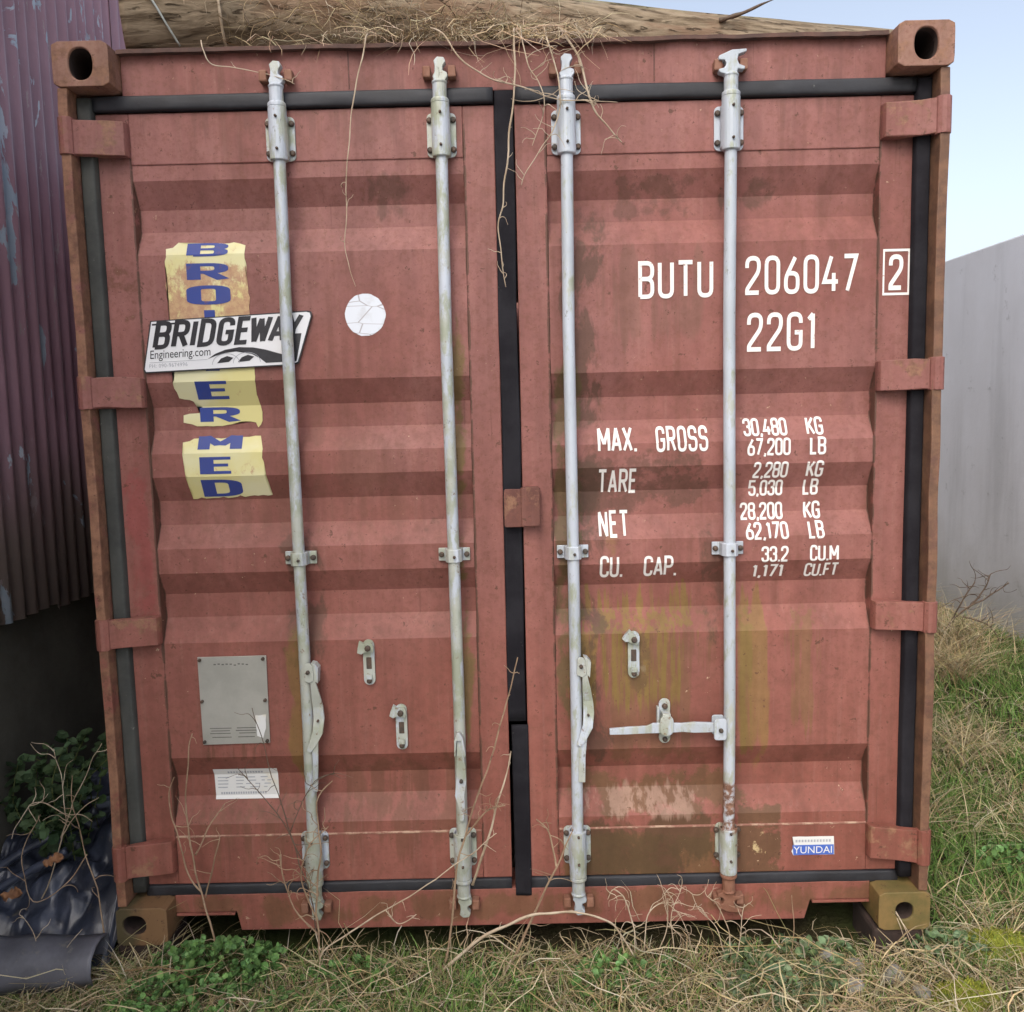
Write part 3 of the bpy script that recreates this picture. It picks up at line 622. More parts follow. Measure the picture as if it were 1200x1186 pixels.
    if bi in (0, 2):
        hx = x + 0.036
        mb.prism([(x + 0.006, 0.846), (x + 0.004, 0.800), (x + 0.020, 0.792), (x + 0.032, 0.802), (x + 0.030, 0.842), (x + 0.022, 0.851), (x + 0.012, 0.852)], YB - 0.026, YB - 0.019)
        mb.prism([(x + 0.033, 0.800), (x + 0.042, 0.790), (x + 0.046, 0.836), (x + 0.036, 0.849), (x + 0.024, 0.852), (x + 0.030, 0.843)], YB - 0.024, YB + 0.010)
        mb.strip([(hx - 0.010, 0.822), (hx - 0.008, 0.790), (hx - 0.004, 0.755), (hx, 0.715), (hx + 0.002, 0.68), (hx - 0.002, 0.64), (hx - 0.018, 0.605), (hx - 0.030, 0.585)], [0.020, 0.016, 0.024, 0.030, 0.032, 0.030, 0.022, 0.014], 0.009, [YB - 0.020, YB - 0.022, YB - 0.018, YB - 0.010, YB - 0.012, YB - 0.020, YB - 0.024, YB - 0.026])
        if bi == 2: mb.strip([(hx - 0.014, 0.62), (hx - 0.020, 0.55), (hx - 0.022, 0.47)], [0.022, 0.020, 0.020], 0.008, [YB - 0.018, YB - 0.02, YB - 0.02])
        else: mb.strip([(hx - 0.012, 0.62), (hx - 0.012, 0.55), (hx - 0.016, 0.46)], [0.020, 0.016, 0.014], 0.008, [YB - 0.018, YB - 0.022, YB - 0.022])
        mb.slot(1); bolt(mb, x + 0.016, YB - 0.026, 0.826, 0.006); bolt(mb, hx + 0.0, YB - 0.012, 0.675, 0.004); mb.slot(0)
    elif bi == 1:
        mb.prism([(x - 0.014, 0.565), (x - 0.010, 0.565), (x - 0.006, 0.612), (x + 0.006, 0.612), (x + 0.014, 0.560), (x + 0.020, 0.568), (x + 0.014, 0.618), (x + 0.004, 0.636), (x - 0.004, 0.636), (x - 0.013, 0.615)], YB - 0.040, YB - 0.016)
        mb.strip([(x + 0.001, 0.612), (x + 0.003, 0.565), (x + 0.004, 0.525), (x + 0.004, 0.486), (x - 0.002, 0.44), (x + 0.004, 0.40), (x + 0.002, 0.36)], [0.014, 0.020, 0.028, 0.030, 0.028, 0.018, 0.012], 0.009, [YB - 0.030, YB - 0.032, YB - 0.028, YB - 0.026, YB - 0.029, YB - 0.031, YB - 0.030])
        mb.slot(1); bolt(mb, x + 0.004, YB - 0.027, 0.486, 0.006); mb.slot(0)
    else:
        mb.prism(rrect(x - 0.050, x - 0.014, 0.594, 0.658, 0.008), YB - 0.030, YB - 0.022); mb.prism(rrect(x - 0.048, x - 0.012, 0.596, 0.656, 0.008), YB + 0.012, YB + 0.018)
        mb.strip([(x - 0.030, 0.629), (x - 0.07, 0.629), (x - 0.105, 0.629), (x - 0.14, 0.628), (x - 0.185, 0.627), (x - 0.225, 0.627), (x - 0.245, 0.624), (x - 0.30, 0.623), (x - 0.356, 0.621)], [0.026, 0.030, 0.032, 0.026, 0.030, 0.030, 0.022, 0.022, 0.018], 0.010, [YB - 0.019, YB - 0.018, YB - 0.016, YB - 0.012, YB - 0.010, YB - 0.010, YB - 0.013, YB - 0.015, YB - 0.015])
        mb.slot(1); bolt(mb, x - 0.031, YB - 0.030, 0.625, 0.007); mb.slot(0)
    mb.build('handle', [('galv_old', 'galv_old', 'galv_old', 'galv')[bi], 'bolt'], d, bevel=0.0015)

def retainer(d, x, z0, z1, tilt, closed=False):
    mb = MB(); w = 0.017; zc = (z0 + z1) / 2
    fr = rrect(x - w, x + w, z0, z1, 0.0165)
    mb.prism(fr, YD - 0.007, YD - 0.0005)
    if not closed:
        mb.prism(rrect(x - 0.009, x + 0.009, z0 + 0.02, z0 + 0.033, 0.003), YD - 0.018, YD - 0.0075)
        hk = [(-0.030, 0.004), (-0.034, -0.010), (-0.022, -0.016), (-0.014, -0.012), (0.012, -0.015), (0.017, 0.0), (0.012, 0.014), (-0.010, 0.015), (-0.022, 0.024)]
        ca, sa = math.cos(tilt), math.sin(tilt)
        mb.prism([(x + a * ca - b * sa, z1 - 0.022 + a * sa + b * ca) for a, b in hk], YD - 0.020, YD - 0.0075)
    else:
        mb.prism(rrect(x - 0.020, x + 0.020, zc - 0.032, zc + 0.030, 0.018), YD - 0.048, YD - 0.040)
        mb.box(x - 0.012, x + 0.012, YD - 0.046, YD - 0.008, zc + 0.022, zc + 0.034)
        mb.prism(rrect(x - 0.026, x - 0.019, zc - 0.03, zc + 0.05, 0.003), YD - 0.03, YD - 0.008)
    mb.slot(1)
    if not closed: mb.prism(rrect(x - 0.008, x + 0.008, zc - 0.020, zc + 0.016, 0.002), YD - 0.0082, YD - 0.0072)
    bolt(mb, x, YD - (0.020 if not closed else 0.008), z1 - 0.022, 0.009); bolt(mb, x, YD - 0.008, z0 + 0.014, 0.008)
    mb.build('handle_retainer', ['galv_old', 'bolt'], d, bevel=0.0015)
retainer(DL, -0.440, 0.768, 0.906, 0.15); retainer(DL, -0.350, 0.566, 0.706, 0.0); retainer(DR, 0.349, 0.772, 0.914, -0.35); retainer(DR, 0.440, 0.568, 0.706, 0, True)

# ------------------------------------------------------------------ flat print, draped over the pressed sheet
def drape(bm, off, fn=surf_y):
    """bm holds a flat drawing in (x, 0, z); cut at every fold of the sheet and lay it on the surface."""
    zl = [v.co.z for v in bm.verts]
    if not zl: return
    lo, hi = min(zl), max(zl)
    for zb in BREAKS:
        if lo < zb < hi:
            bmesh.ops.bisect_plane(bm, geom=bm.verts[:] + bm.edges[:] + bm.faces[:], plane_co=(0, 0, zb), plane_no=(0, 0, 1), dist=1e-6)
    bm.verts.ensure_lookup_table()
    for v in bm.verts: v.co.y = fn(v.co.x, v.co.z) - off + v.co.y
def bm_obj(bm, name, mat, parent):
    me = bpy.data.meshes.new(name); bmesh.ops.recalc_face_normals(bm, faces=bm.faces); bm.to_mesh(me); bm.free()
    me.materials.append(M[mat]); return link(name, me, parent)
w_ = 0.42
def G():
    w = w_; r = 0.2; d = {}
    d['B'] = (w, [[(0, 0), (0, 1), (w, 1, r), (w, .53, r), (0, .53)], [(0, .53), (w, .53, r), (w, 0, r), (0, 0)]])
    d['U'] = (w, [[(0, 1), (0, 0, .2), (w, 0, .2), (w, 1)]]); d['T'] = (w, [[(-.03, 1), (w + .03, 1)], [(w / 2, 1), (w / 2, 0)]])
    d['2'] = (w, [[(0, .72), (0, 1, .2), (w, 1, .2), (w, .62, .15), (0, .1, .05), (0, 0), (w, 0)]])
    d['0'] = (w, [[(0, .5), (0, 1, .205), (w, 1, .205), (w, 0, .205), (0, 0, .205), (0, .5)]]); d['O'] = d['0']
    d['6'] = (w, [[(w * .78, 1), (0, .42, .12), (0, 0, .2), (w, 0, .2), (w, .54, .2), (.02, .54)]])
    d['4'] = (w, [[(w * .55, 1), (-.02, .27), (w + .05, .27)], [(w * .76, .52), (w * .76, 0)]]); d['7'] = (w, [[(0, 1), (w, 1), (.28 * w, 0)]])
    d['G'] = (w, [[(w, .74), (w, 1, .2), (0, 1, .2), (0, 0, .2), (w, 0, .2), (w, .47), (w * .5, .47)]]); d['1'] = (.22, [[(0.0, .84), (.15, 1), (.15, 0)]])
    d['M'] = (.56, [[(0, 0), (0, 1), (.28, .3), (.56, 1), (.56, 0)]]); d['A'] = (.46, [[(0, 0), (.23, 1), (.46, 0)], [(.07, .28), (.39, .28)]])
    d['X'] = (w, [[(0, 0), (w, 1)], [(0, 1), (w, 0)]]); d['.'] = (.06, [[(.03, -.06), (.03, .08)]]); d[','] = (.08, [[(.07, .08), (.0, -.14)]])
    d['R'] = (w, [[(0, 0), (0, 1), (w, 1, r), (w, .5, r), (0, .5)], [(w * .5, .5), (w + .02, 0)]])
    d['S'] = (w, [[(w, .74), (w, 1, .2), (0, 1, .2), (0, .53, .18), (w, .53, .18), (w, 0, .2), (0, 0, .2), (0, .26)]])
    d['E'] = (.36, [[(.36, 1), (0, 1), (0, 0), (.36, 0)], [(0, .52), (.32, .52)]]); d['F'] = (.36, [[(.36, 1), (0, 1), (0, 0)], [(0, .52), (.32, .52)]])
    d['N'] = (w, [[(0, 0), (0, 1), (w, 0), (w, 1)]]); d['C'] = (w, [[(w, .74), (w, 1, .2), (0, 1, .2), (0, 0, .2), (w, 0, .2), (w, .26)]])
    d['P'] = (w, [[(0, 0), (0, 1), (w, 1, r), (w, .47, r), (0, .47)]]); d['L'] = (.36, [[(0, 1), (0, 0), (.36, 0)]])
    d['3'] = (w, [[(0, .74), (0, 1, .2), (w, 1, .2), (w, .53, .15), (w * .45, .53)], [(w * .45, .53), (w, .53, .18), (w, 0, .2), (0, 0, .2), (0, .26)]])
    d['8'] = (w, [[(w / 2, .53), (0, .53, .17), (0, 1, .2), (w, 1, .2), (w, .53, .17), (w / 2, .53)], [(w / 2, .53), (0, .53, .18), (0, 0, .2), (w, 0, .2), (w, .53, .18), (w / 2, .53)]])
    d['K'] = (w, [[(0, 0), (0, 1)], [(w, 1), (0.02, .42)], [(w * .32, .6), (w + .02, 0)]]); d['5'] = (w, [[(w, 1), (0, 1), (0, .56), (w, .58, .2), (w, 0, .2), (0, 0, .2), (0, .24)]])
    d['I'] = (0.02, [[(.01, 0), (.01, 1)]]); d['D'] = (w, [[(0, 0), (0, 1), (w, 1, .26), (w, 0, .26), (0, 0)]])
    d['W'] = (.62, [[(0, 1), (.15, 0), (.31, .95), (.47, 0), (.62, 1)]]); d['Y'] = (w, [[(0, 1), (w / 2, .45), (w, 1)], [(w / 2, .5), (w / 2, 0)]])
    return d
GL = G()
def fillet(pl):
    out = []
    for i, p in enumerate(pl):
        if len(p) == 3 and 0 < i < len(pl) - 1:
            c0 = Vector(p[:2]); a = Vector(pl[i - 1][:2]); b = Vector(pl[i + 1][:2])
            ra = min(p[2], (a - c0).length * .5 if len(pl[i - 1]) == 3 else (a - c0).length); rb = min(p[2], (b - c0).length * .5 if len(pl[i + 1]) == 3 else (b - c0).length)
            p0 = c0 + (a - c0).normalized() * ra; p2 = c0 + (b - c0).normalized() * rb
            for k in range(6):
                t_ = k / 5; out.append(p0 * (1 - t_) ** 2 * 0.98 + c0 * (2 * t_ * (1 - t_)) + p2 * t_ ** 2 + p0 * (1 - t_) ** 2 * 0.02)
        else: out.append(Vector(p[:2]))
    res = [out[0]]
    for p in out[1:]:
        if (p - res[-1]).length > 1e-4: res.append(p)
    return res
def sharp_split(p, th):                                # break a stroke where it doubles back, as at the feet of a W
    out = [[p[0]]]
    for i in range(1, len(p)):
        out[-1].append(p[i])
        if i < len(p) - 1:
            d1 = (p[i] - p[i - 1]).normalized(); d2 = (p[i + 1] - p[i]).normalized()
            if d1.dot(d2) < -0.7: out.append([p[i]])
    return out
def stroke_text(txt, x0, x1, z0, z1, parent, name='lettering', th=0.13, sp=0.20, mat='white_print', shear=0.0, off=0.0014, post=None):
    """condensed stencil-like letters made of even strokes, fitted to x0..x1, z0..z1"""
    adv = 0; cells = []
    for ch in txt:
        if ch == ' ': adv += 0.5; continue
        if ch == '<': adv -= 0.14; continue           # kern the next letter closer
        w, st = GL[ch]; cells.append((adv, st)); adv += w + sp
    tot = adv - sp + th; sx = (x1 - x0) / tot; sz = (z1 - z0) / (1 + th); bm = bmesh.new(); k = 0
    for a, st in cells:
        for p in [w2 for pl in st for w2 in sharp_split(fillet(pl), th)]:
            n = len(p); Ls = []; Rs = []; closed = (p[0] - p[-1]).length < 1e-3
            for i in range(n):
                if closed and i in (0, n - 1): d1 = (p[-1] - p[-2]).normalized(); d2 = (p[1] - p[0]).normalized()
                else:
                    d1 = (p[i] - p[i - 1]).normalized() if i else (p[1] - p[0]).normalized(); d2 = (p[i + 1] - p[i]).normalized() if i < n - 1 else d1
                nn = Vector((-d1.y - d2.y, d1.x + d2.x)); nn = nn.normalized() if nn.length > 1e-6 else Vector((-d1.y, d1.x))
                m = min(1 / max(0.35, nn.dot(Vector((-d1.y, d1.x)))), 1.9) * th / 2
                Ls.append(p[i] + nn * m); Rs.append(p[i] - nn * m)
            dy = -0.00012 * (k % 4); k += 1
            f = lambda q, i: bm.verts.new((x0 + (a + q.x + th / 2 + shear * q.y) * sx, dy - 0.000012 * i, z0 + (q.y + th / 2) * sz))
            lv = [f(q, i) for i, q in enumerate(Ls)]; rv = [f(q, i) for i, q in enumerate(Rs)]
            for i in range(n - 1):
                try: bm.faces.new((rv[i], rv[i + 1], lv[i + 1], lv[i]))
                except ValueError: pass
    if post: return post(bm)
    drape(bm, off); return bm_obj(bm, name, mat, parent)
T = stroke_text
T('BUTU', 0.372, 0.586, 1.882, 1.988, DR, sp=0.26); T('206047', 0.677, 0.998, 1.886, 1.995, DR, sp=0.27); T('22G1', 0.683, 0.883, 1.726, 1.836, DR, sp=0.27)
T('2', 1.085, 1.126, 1.890, 1.990, DR, th=0.15)
bm = bmesh.new()
for a, b, c_, d_ in ((1.068, 1.144, 1.998, 2.005), (1.068, 1.144, 1.876, 1.883), (1.068, 1.073, 1.883, 1.998), (1.139, 1.144, 1.883, 1.998)):
    bm.faces.new([bm.verts.new((x, 0, z)) for x, z in ((a, c_), (b, c_), (b, d_), (a, d_))])
drape(bm, 0.0014); bm_obj(bm, 'check_digit_frame', 'white_print', DR)
T('MAX.', 0.251, 0.366, 1.446, 1.520, DR, th=.15); T('GROSS', 0.421, 0.572, 1.443, 1.518, DR, th=.15, sp=.26); T('TARE', 0.252, 0.366, 1.322, 1.397, DR, th=.15, sp=.24); T('NET', 0.252, 0.341, 1.194, 1.272, DR, th=.15, sp=.26)
T('CU.', 0.253, 0.322, 1.072, 1.141, DR, th=.15); T('CAP.', 0.383, 0.482, 1.073, 1.138, DR, th=.15)
for tx, xa, xb, za, zb2, un, ua, ub in (('30,480', .678, .806, 1.481, 1.538, 'KG', .862, .911), ('67,200', .686, .812, 1.424, 1.480, 'LB', .868, .915), ('2,280', .706, .808, 1.357, 1.411, 'KG', .862, .911), ('5,030', .699, .800, 1.303, 1.356, 'LB', .860, .905),
        ('28,200', .674, .800, 1.233, 1.289, 'KG', .862, .911), ('62,170', .684, .810, 1.177, 1.232, 'LB', .869, .915), ('33.2', .729, .809, 1.109, 1.162, 'CU.M', .872, .957), ('1,171', .706, .800, 1.059, 1.107, 'CU.FT', .862, .962)):
    T(tx, xa, xb, za + .002, zb2 - .003, DR, th=.165); T(un, ua, ub, za + .002, zb2 - 0.002, DR, th=.165)

def font_bm(txt, x0, x1, z0, z1, bold=0.0, shear=0.0, spacing=1.0):
    cu = bpy.data.curves.new('t', 'FONT'); cu.body = txt; cu.offset = bold; cu.shear = shear; cu.space_character = spacing; cu.resolution_u = 4
    o = bpy.data.objects.new('t', cu); COL.objects.link(o); dg = bpy.context.evaluated_depsgraph_get(); dg.update()
    me = bpy.data.meshes.new_from_object(o.evaluated_get(dg)); bpy.data.objects.remove(o); bpy.data.curves.remove(cu)
    bm = bmesh.new(); bm.from_mesh(me); bpy.data.meshes.remove(me)
    ax = [v.co.x for v in bm.verts]; ay = [v.co.y for v in bm.verts]; a0, a1, b0, b1 = min(ax), max(ax), min(ay), max(ay)
    for v in bm.verts: v.co = Vector((x0 + (v.co.x - a0) / (a1 - a0) * (x1 - x0), 0, z0 + (v.co.y - b0) / (b1 - b0) * (z1 - z0)))
    return bm
def poly_bm(pts, y=0.0):
    bm = bmesh.new(); f = bm.faces.new([bm.verts.new((x, y, z)) for x, z in pts]); bmesh.ops.triangulate(bm, faces=[f]); return bm
def rough(pts, amp, step, seed):                       # ragged torn edge
    out = []; n = len(pts)
    for i in range(n):
        a = Vector(pts[i]); b = Vector(pts[(i + 1) % n]); m = max(1, int((b - a).length / step))
        for k in range(m):
            p = a.lerp(b, k / m); out.append((p.x + amp * mn.noise(Vector((p.x * 60, p.y * 60, seed))), p.y + amp * mn.noise(Vector((p.x * 60, p.y * 60, seed + 4)))))
    return out
# yellow sticker in two torn pieces, letters stacked down it
up = [(-0.973, 2.056), (-0.955, 2.062), (-0.94, 2.070), (-0.90, 2.070), (-0.86, 2.068), (-0.78, 2.070), (-0.748, 2.060), (-0.740, 1.85), (-0.737, 1.70), (-0.738, 1.615), (-0.730, 1.585), (-0.736, 1.548), (-0.745, 1.540), (-0.752, 1.556), (-0.78, 1.562), (-0.81, 1.556), (-0.85, 1.548), (-0.895, 1.548), (-0.94, 1.552), (-0.965, 1.560), (-0.962, 1.583), (-0.915, 1.587), (-0.905, 1.606), (-0.93, 1.622), (-0.968, 1.632), (-0.975, 1.66), (-0.970, 1.74), (-0.975, 1.90)]
lo_ = [(-0.960, 1.503), (-0.93, 1.513), (-0.85, 1.512), (-0.77, 1.515), (-0.735, 1.518), (-0.728, 1.48), (-0.722, 1.40), (-0.714, 1.342), (-0.82, 1.337), (-0.948, 1.335), (-0.955, 1.42)]
for k, pl in enumerate((up, lo_)):
    bm = poly_bm(rough(pl, 0.006, 0.012, k * 3.0)); drape(bm, 0.0016)
    o = bm_obj(bm, 'advert_sticker', 'sticker_yellow', DL)
    o['label'] = ('upper torn piece of faded yellow sticker, worn orange', 'lower piece of faded yellow sticker with straight bottom edge')[k]
for ch, zc, wd, ht, xc in (('B', 2.050, .118, .040, -.855), ('R', 1.986, .120, .050, -.856), ('O', 1.922, .126, .054, -.857), ('I', 1.858, .034, .052, -.857), ('N', 1.793, .12, .05, -.857), ('T', 1.728, .12, .05, -.857), ('E', 1.652, .112, .052, -.857), ('R', 1.580, .118, .046, -.856), ('M', 1.500, .130, .046, -.853), ('E', 1.434, .112, .050, -.856), ('D', 1.366, .118, .052, -.855)):
    stroke_text(ch, xc - wd / 2, xc + wd / 2, zc - ht / 2, zc + ht / 2, DL, 'sticker_letter', 0.21, mat='sticker_blue', off=0.0022)
# white disc
bm = poly_bm(rough([(-0.411 + 0.058 * math.cos(R(a)), 1.856 + 0.060 * math.sin(R(a))) for a in range(0, 360, 8)], 0.002, 0.02, 2)); drape(bm, 0.0014); bm_obj(bm, 'round_sticker', 'disc', DL)
# data plate
mb = MB(); mb.prism([(-0.953, 0.863), (-0.951, 0.592), (-0.749, 0.594), (-0.747, 0.864)][::-1], YP - 0.006, YP - 0.002); pl_o = mb.build('data_plate', 'plate', DL, bevel=0.001)
for x in (-0.945, -0.756):
    for z in (0.855, 0.728, 0.602): mb = MB(); bolt(mb, x, YP - 0.006, z, 0.005); mb.build('rivet', 'bolt', DL)
mb = MB(); r2 = random.Random(3)
def dash(mb, x0, x1, z, h, y): mb.add([(x0, y, z), (x1, y, z), (x1, y, z + h), (x0, y, z + h)], [(0, 1, 2, 3)])
for z in (0.642, 0.634, 0.626, 0.614):
    dash(mb, -0.930 + r2.random() * .01, -0.868 + r2.random() * .01, z, 0.0022, YP - 0.0066); dash(mb, -0.850 + r2.random() * .01, -0.795 + r2.random() * .01, z, 0.0026, YP - 0.0066)
for i in range(9): dash(mb, -0.905 + i * .012, -0.898 + i * .012, 0.835 + 0.005 * r2.random(), 0.0035, YP - 0.0066)
tag(mb.build('plate_etching', 'plate_dark', DL, fix=False), kind='stuff')
bm = poly_bm(rough([(-0.788, 0.682), (-0.756, 0.684), (-0.757, 0.640), (-0.768, 0.612), (-0.786, 0.618)], 0.003, 0.008, 9)); drape(bm, 0.0088); bm_obj(bm, 'torn_label', 'label_white', DL)
# white label lower left
bm = poly_bm([(-0.938, 0.503), (-0.936, 0.404), (-0.741, 0.404), (-0.742, 0.502)]); drape(bm, 0.0016); bm_obj(bm, 'white_label', 'label_white', DL)
bm = bmesh.new()
def q4(x0, x1, z0, z1): bm.faces.new([bm.verts.new(p) for p in ((x0, 0, z0), (x1, 0, z0), (x1, 0, z1), (x0, 0, z1))])
x = -0.895
while x < -0.79: q4(x, x + 0.006, 0.486, 0.493); x += 0.0085
for i in range(4):
    z = 0.470 - i * 0.0105; q4(-0.928, -0.892 - r2.random() * .01, z, z + .003)
    x = -0.872
    while x < -0.765: l_ = 0.008 + r2.random() * .02; q4(x, x + l_, z, z + .003); x += l_ + 0.006 + r2.random() * 0.012
x = -0.92
while x < -0.785: q4(x, x + 0.005, 0.418, 0.425); x += 0.0075
drape(bm, 0.0024); bm_obj(bm, 'label_print', 'label_print', DL)
# small two-band maker's label on the right door
bm = poly_bm(rough([(0.829, 0.262), (0.955, 0.261), (0.956, 0.203), (0.832, 0.203), (0.826, 0.216), (0.834, 0.232)], 0.0012, 0.02, 5)); drape(bm, 0.0030); bm_obj(bm, 'maker_label', 'label_white', DR)
bm = poly_bm([(0.829, 0.235), (0.9545, 0.2355), (0.9555, 0.2035), (0.832, 0.2035)]); drape(bm, 0.0036); bm_obj(bm, 'maker_label', 'label_blue', DR)
bm = font_bm('YUNDAI', 0.832, 0.949, 0.2085, 0.2305, bold=0.0); drape(bm, 0.0042); bm_obj(bm, 'maker_lettering', 'label_white', DR)
bm = bmesh.new(); x = 0.838
while x < 0.945: q4(x, x + 0.006, 0.244, 0.252); x += 0.0092
drape(bm, 0.0036); bm_obj(bm, 'label_print', 'label_print', DR)

# ------------------------------------------------------------------ the company sign
sign = tag(empty('company_sign', (-0.83, YD - 0.004, 1.70)), 'slanted white sign with black BRIDGEWAY lettering and a bridge logo on the container door', 'sign')
def sbuild(bm, name, mat, off):
    for v in bm.verts: v.co = Vector((v.co.x + 0.83, v.co.y - off, v.co.z - 1.70))
    return bm_obj(bm, name, mat, sign)
s_out = [(-1.026, 1.852), (-1.054, 1.712), (-1.050, 1.704), (-0.62, 1.718), (-0.606, 1.724), (-0.562, 1.858), (-0.564, 1.868), (-0.574, 1.871)]
mb = MB(); mb.prism([(x + .83, z - 1.70) for x, z in s_out], -0.0035, 0.0015); mb.build('board', 'sign_black', sign)
ctr = Vector((-0.81, 1.787))
s_in = [(ctr.x + (x - ctr.x) * 0.984, ctr.y + (z - ctr.y) * 0.955) for x, z in s_out]
sbuild(poly_bm(s_in), 'face', 'sign_white', 0.0042)
def skew(bm):                                          # the board hangs slightly askew, so its lettering does too
    for v in bm.verts: v.co.z += (v.co.x + 0.81) * 0.036
    return bm
stroke_text('BRIDGE<W<A<Y', -1.024, -0.600, 1.778, 1.857, sign, th=0.19, sp=0.27, shear=0.20, post=lambda bm: sbuild(skew(bm), 'lettering', 'sign_black', 0.0050))
bm = skew(font_bm('Engineering.com', -1.032, -0.858, 1.745, 1.776, bold=0.0, shear=0.1)); sbuild(bm, 'lettering', 'sign_black', 0.0050)
bm = skew(font_bm('PH: 090-9674996', -1.036, -0.926, 1.7265, 1.7375, bold=0.0, spacing=1.1)); sbuild(bm, 'lettering', 'label_print', 0.0050)
def arch(cx, cz, w, h, t_, n=16, a0=0, a1=180):
    o = [(cx + w * math.cos(R(a0 + (a1 - a0) * k / n)), cz + h * math.sin(R(a0 + (a1 - a0) * k / n))) for k in range(n + 1)]
    i_ = [(cx + (w - t_) * math.cos(R(a0 + (a1 - a0) * k / n)), cz + (h - t_) * math.sin(R(a0 + (a1 - a0) * k / n))) for k in range(n + 1)]
    return o + i_[::-1]
lg = [(-0.868, 1.742), (-0.845, 1.756), (-0.815, 1.766), (-0.775, 1.771), (-0.735, 1.768), (-0.70, 1.760), (-0.665, 1.748), (-0.640, 1.740), (-0.632, 1.722), (-0.70, 1.722), (-0.715, 1.735), (-0.74, 1.750), (-0.775, 1.760), (-0.815, 1.757), (-0.845, 1.750)]
sbuild(skew(poly_bm(lg[::-1])), 'bridge_logo', 'sign_black', 0.0050)
for cx in (-0.815, -0.755):
    sbuild(skew(poly_bm([(cx - 0.026, 1.729), (cx + 0.008, 1.731), (cx + 0.022, 1.742), (cx + 0.004, 1.748), (cx - 0.014, 1.742)])), 'bridge_logo', 'sign_black', 0.0050)
    sbuild(skew(poly_bm(arch(cx, 1.726, 0.040, 0.030, 0.0016)[::-1])), 'bridge_logo', 'label_print', 0.0052)
sbuild(skew(poly_bm([(-0.634, 1.722), (-0.612, 1.722), (-0.594, 1.80), (-0.622, 1.80)])), 'bridge_logo', 'sign_black', 0.0053)
sbuild(skew(poly_bm([(-1.021, 1.846), (-0.955, 1.846), (-0.955, 1.851), (-1.021, 1.851)])), 'bridge_logo', 'sign_black', 0.0052)
sbuild(skew(poly_bm([(-1.035, 1.741), (-0.868, 1.741), (-0.868, 1.7422), (-1.035, 1.7422)])), 'rule', 'label_print', 0.0048)

# ------------------------------------------------------------------ log on the roof
A = Vector((-1.08, 0.205, 2.752)); B = Vector((1.32, 0.69, 2.712)); rA, rB = 0.157, 0.115
mb = MB(); n = 130; m = 40; ax = (B - A); L_ = ax.length; dx = ax.normalized(); sv = Vector((0, 0, 1)); pv = dx.cross(sv).normalized(); sv = pv.cross(dx)
vs = []
for i in range(n + 1):
    tt = i / n; c0 = A + ax * tt + Vector((0, 0, 0.008 * math.sin(tt * 7)))
    r0 = rA + (rB - rA) * tt + 0.006 * mn.noise(Vector((tt * 9, 0, 0)))
    for k in range(m):
        a = 2 * math.pi * k / m
        q = Vector((math.cos(a), math.sin(a), 0)); rr = r0 * (1 + 0.035 * mn.noise(Vector((q.x * 1.6, q.y * 1.6, tt * 6))) + 0.02 * mn.noise(Vector((q.x * 7, q.y * 7, tt * 4))))
        crk = mn.noise(Vector((q.x * 9, q.y * 9, tt * 2.2)))
        if crk > 0.42: rr -= 0.016 * (crk - 0.42) / 0.3
        for kt, ka, ks in ((0.17, 250, 0.016), (0.62, 300, 0.02), (0.36, 280, 0.014)):
            da = (a - R(ka) + math.pi) % (2 * math.pi) - math.pi; rr += ks * math.exp(-((tt - kt) / 0.018) ** 2 - (da / 0.25) ** 2)
        e = -0.012 * max(0, mn.noise(Vector((q.x * 5, q.y * 5, 3)))) if i == 0 else 0
        vs.append(c0 + (pv * q.x + sv * q.y) * rr - dx * e)
fs = [(i * m + k, i * m + (k + 1) % m, (i + 1) * m + (k + 1) % m, (i + 1) * m + k) for i in range(n) for k in range(m)]
fs += [tuple(range(m - 1, -1, -1)), tuple(range(n * m, (n + 1) * m))]
mb.add(vs, fs); lz = min(v[2] for v in mb.v)
mb.v = [(v[0], v[1], v[2] - 0.0) for v in mb.v]
def to_base(mb, name, mats, loc, **kw):
    mb.v = [(v[0] - loc[0], v[1] - loc[1], v[2] - loc[2]) for v in mb.v]; o = mb.build(name, mats, **kw); o.location = loc; return o
log = to_base(mb, 'log', 'log', (0.1, 0.44, 2.595), smooth=True); tag(log, 'long weathered brown log lying across the container roof', 'log')

# ------------------------------------------------------------------ thin things: cords, stems, hanging roots
def spline(pts, k=6):
    P = [Vector(p) for p in pts]; out = []
    for i in range(len(P) - 1):
        p0 = P[max(i - 1, 0)]; p1 = P[i]; p2 = P[i + 1]; p3 = P[min(i + 2, len(P) - 1)]
        for j in range(k):
            t_ = j / k; out.append(0.5 * ((2 * p1) + (p2 - p0) * t_ + (2 * p0 - 5 * p1 + 4 * p2 - p3) * t_ ** 2 + (3 * p1 - p0 - 3 * p2 + p3) * t_ ** 3))
    return out + [P[-1]]
def stem_mb(mb, pts, r0, r1, seed, wob=0.004, n=5, k=6):
    p = spline(pts, k); m = len(p)
    p = [q + Vector((wob * mn.noise(q * 14 + Vector((seed, 0, 0))), wob * mn.noise(q * 14 + Vector((0, seed, 5))), wob * mn.noise(q * 14 + Vector((3, 0, seed))))) for q in p]
    rad = [(r0 + (r1 - r0) * i / (m - 1)) * (1 + 0.25 * mn.noise(q * 40)) for i, q in enumerate(p)]
    mb.tube(p, rad, n); return p
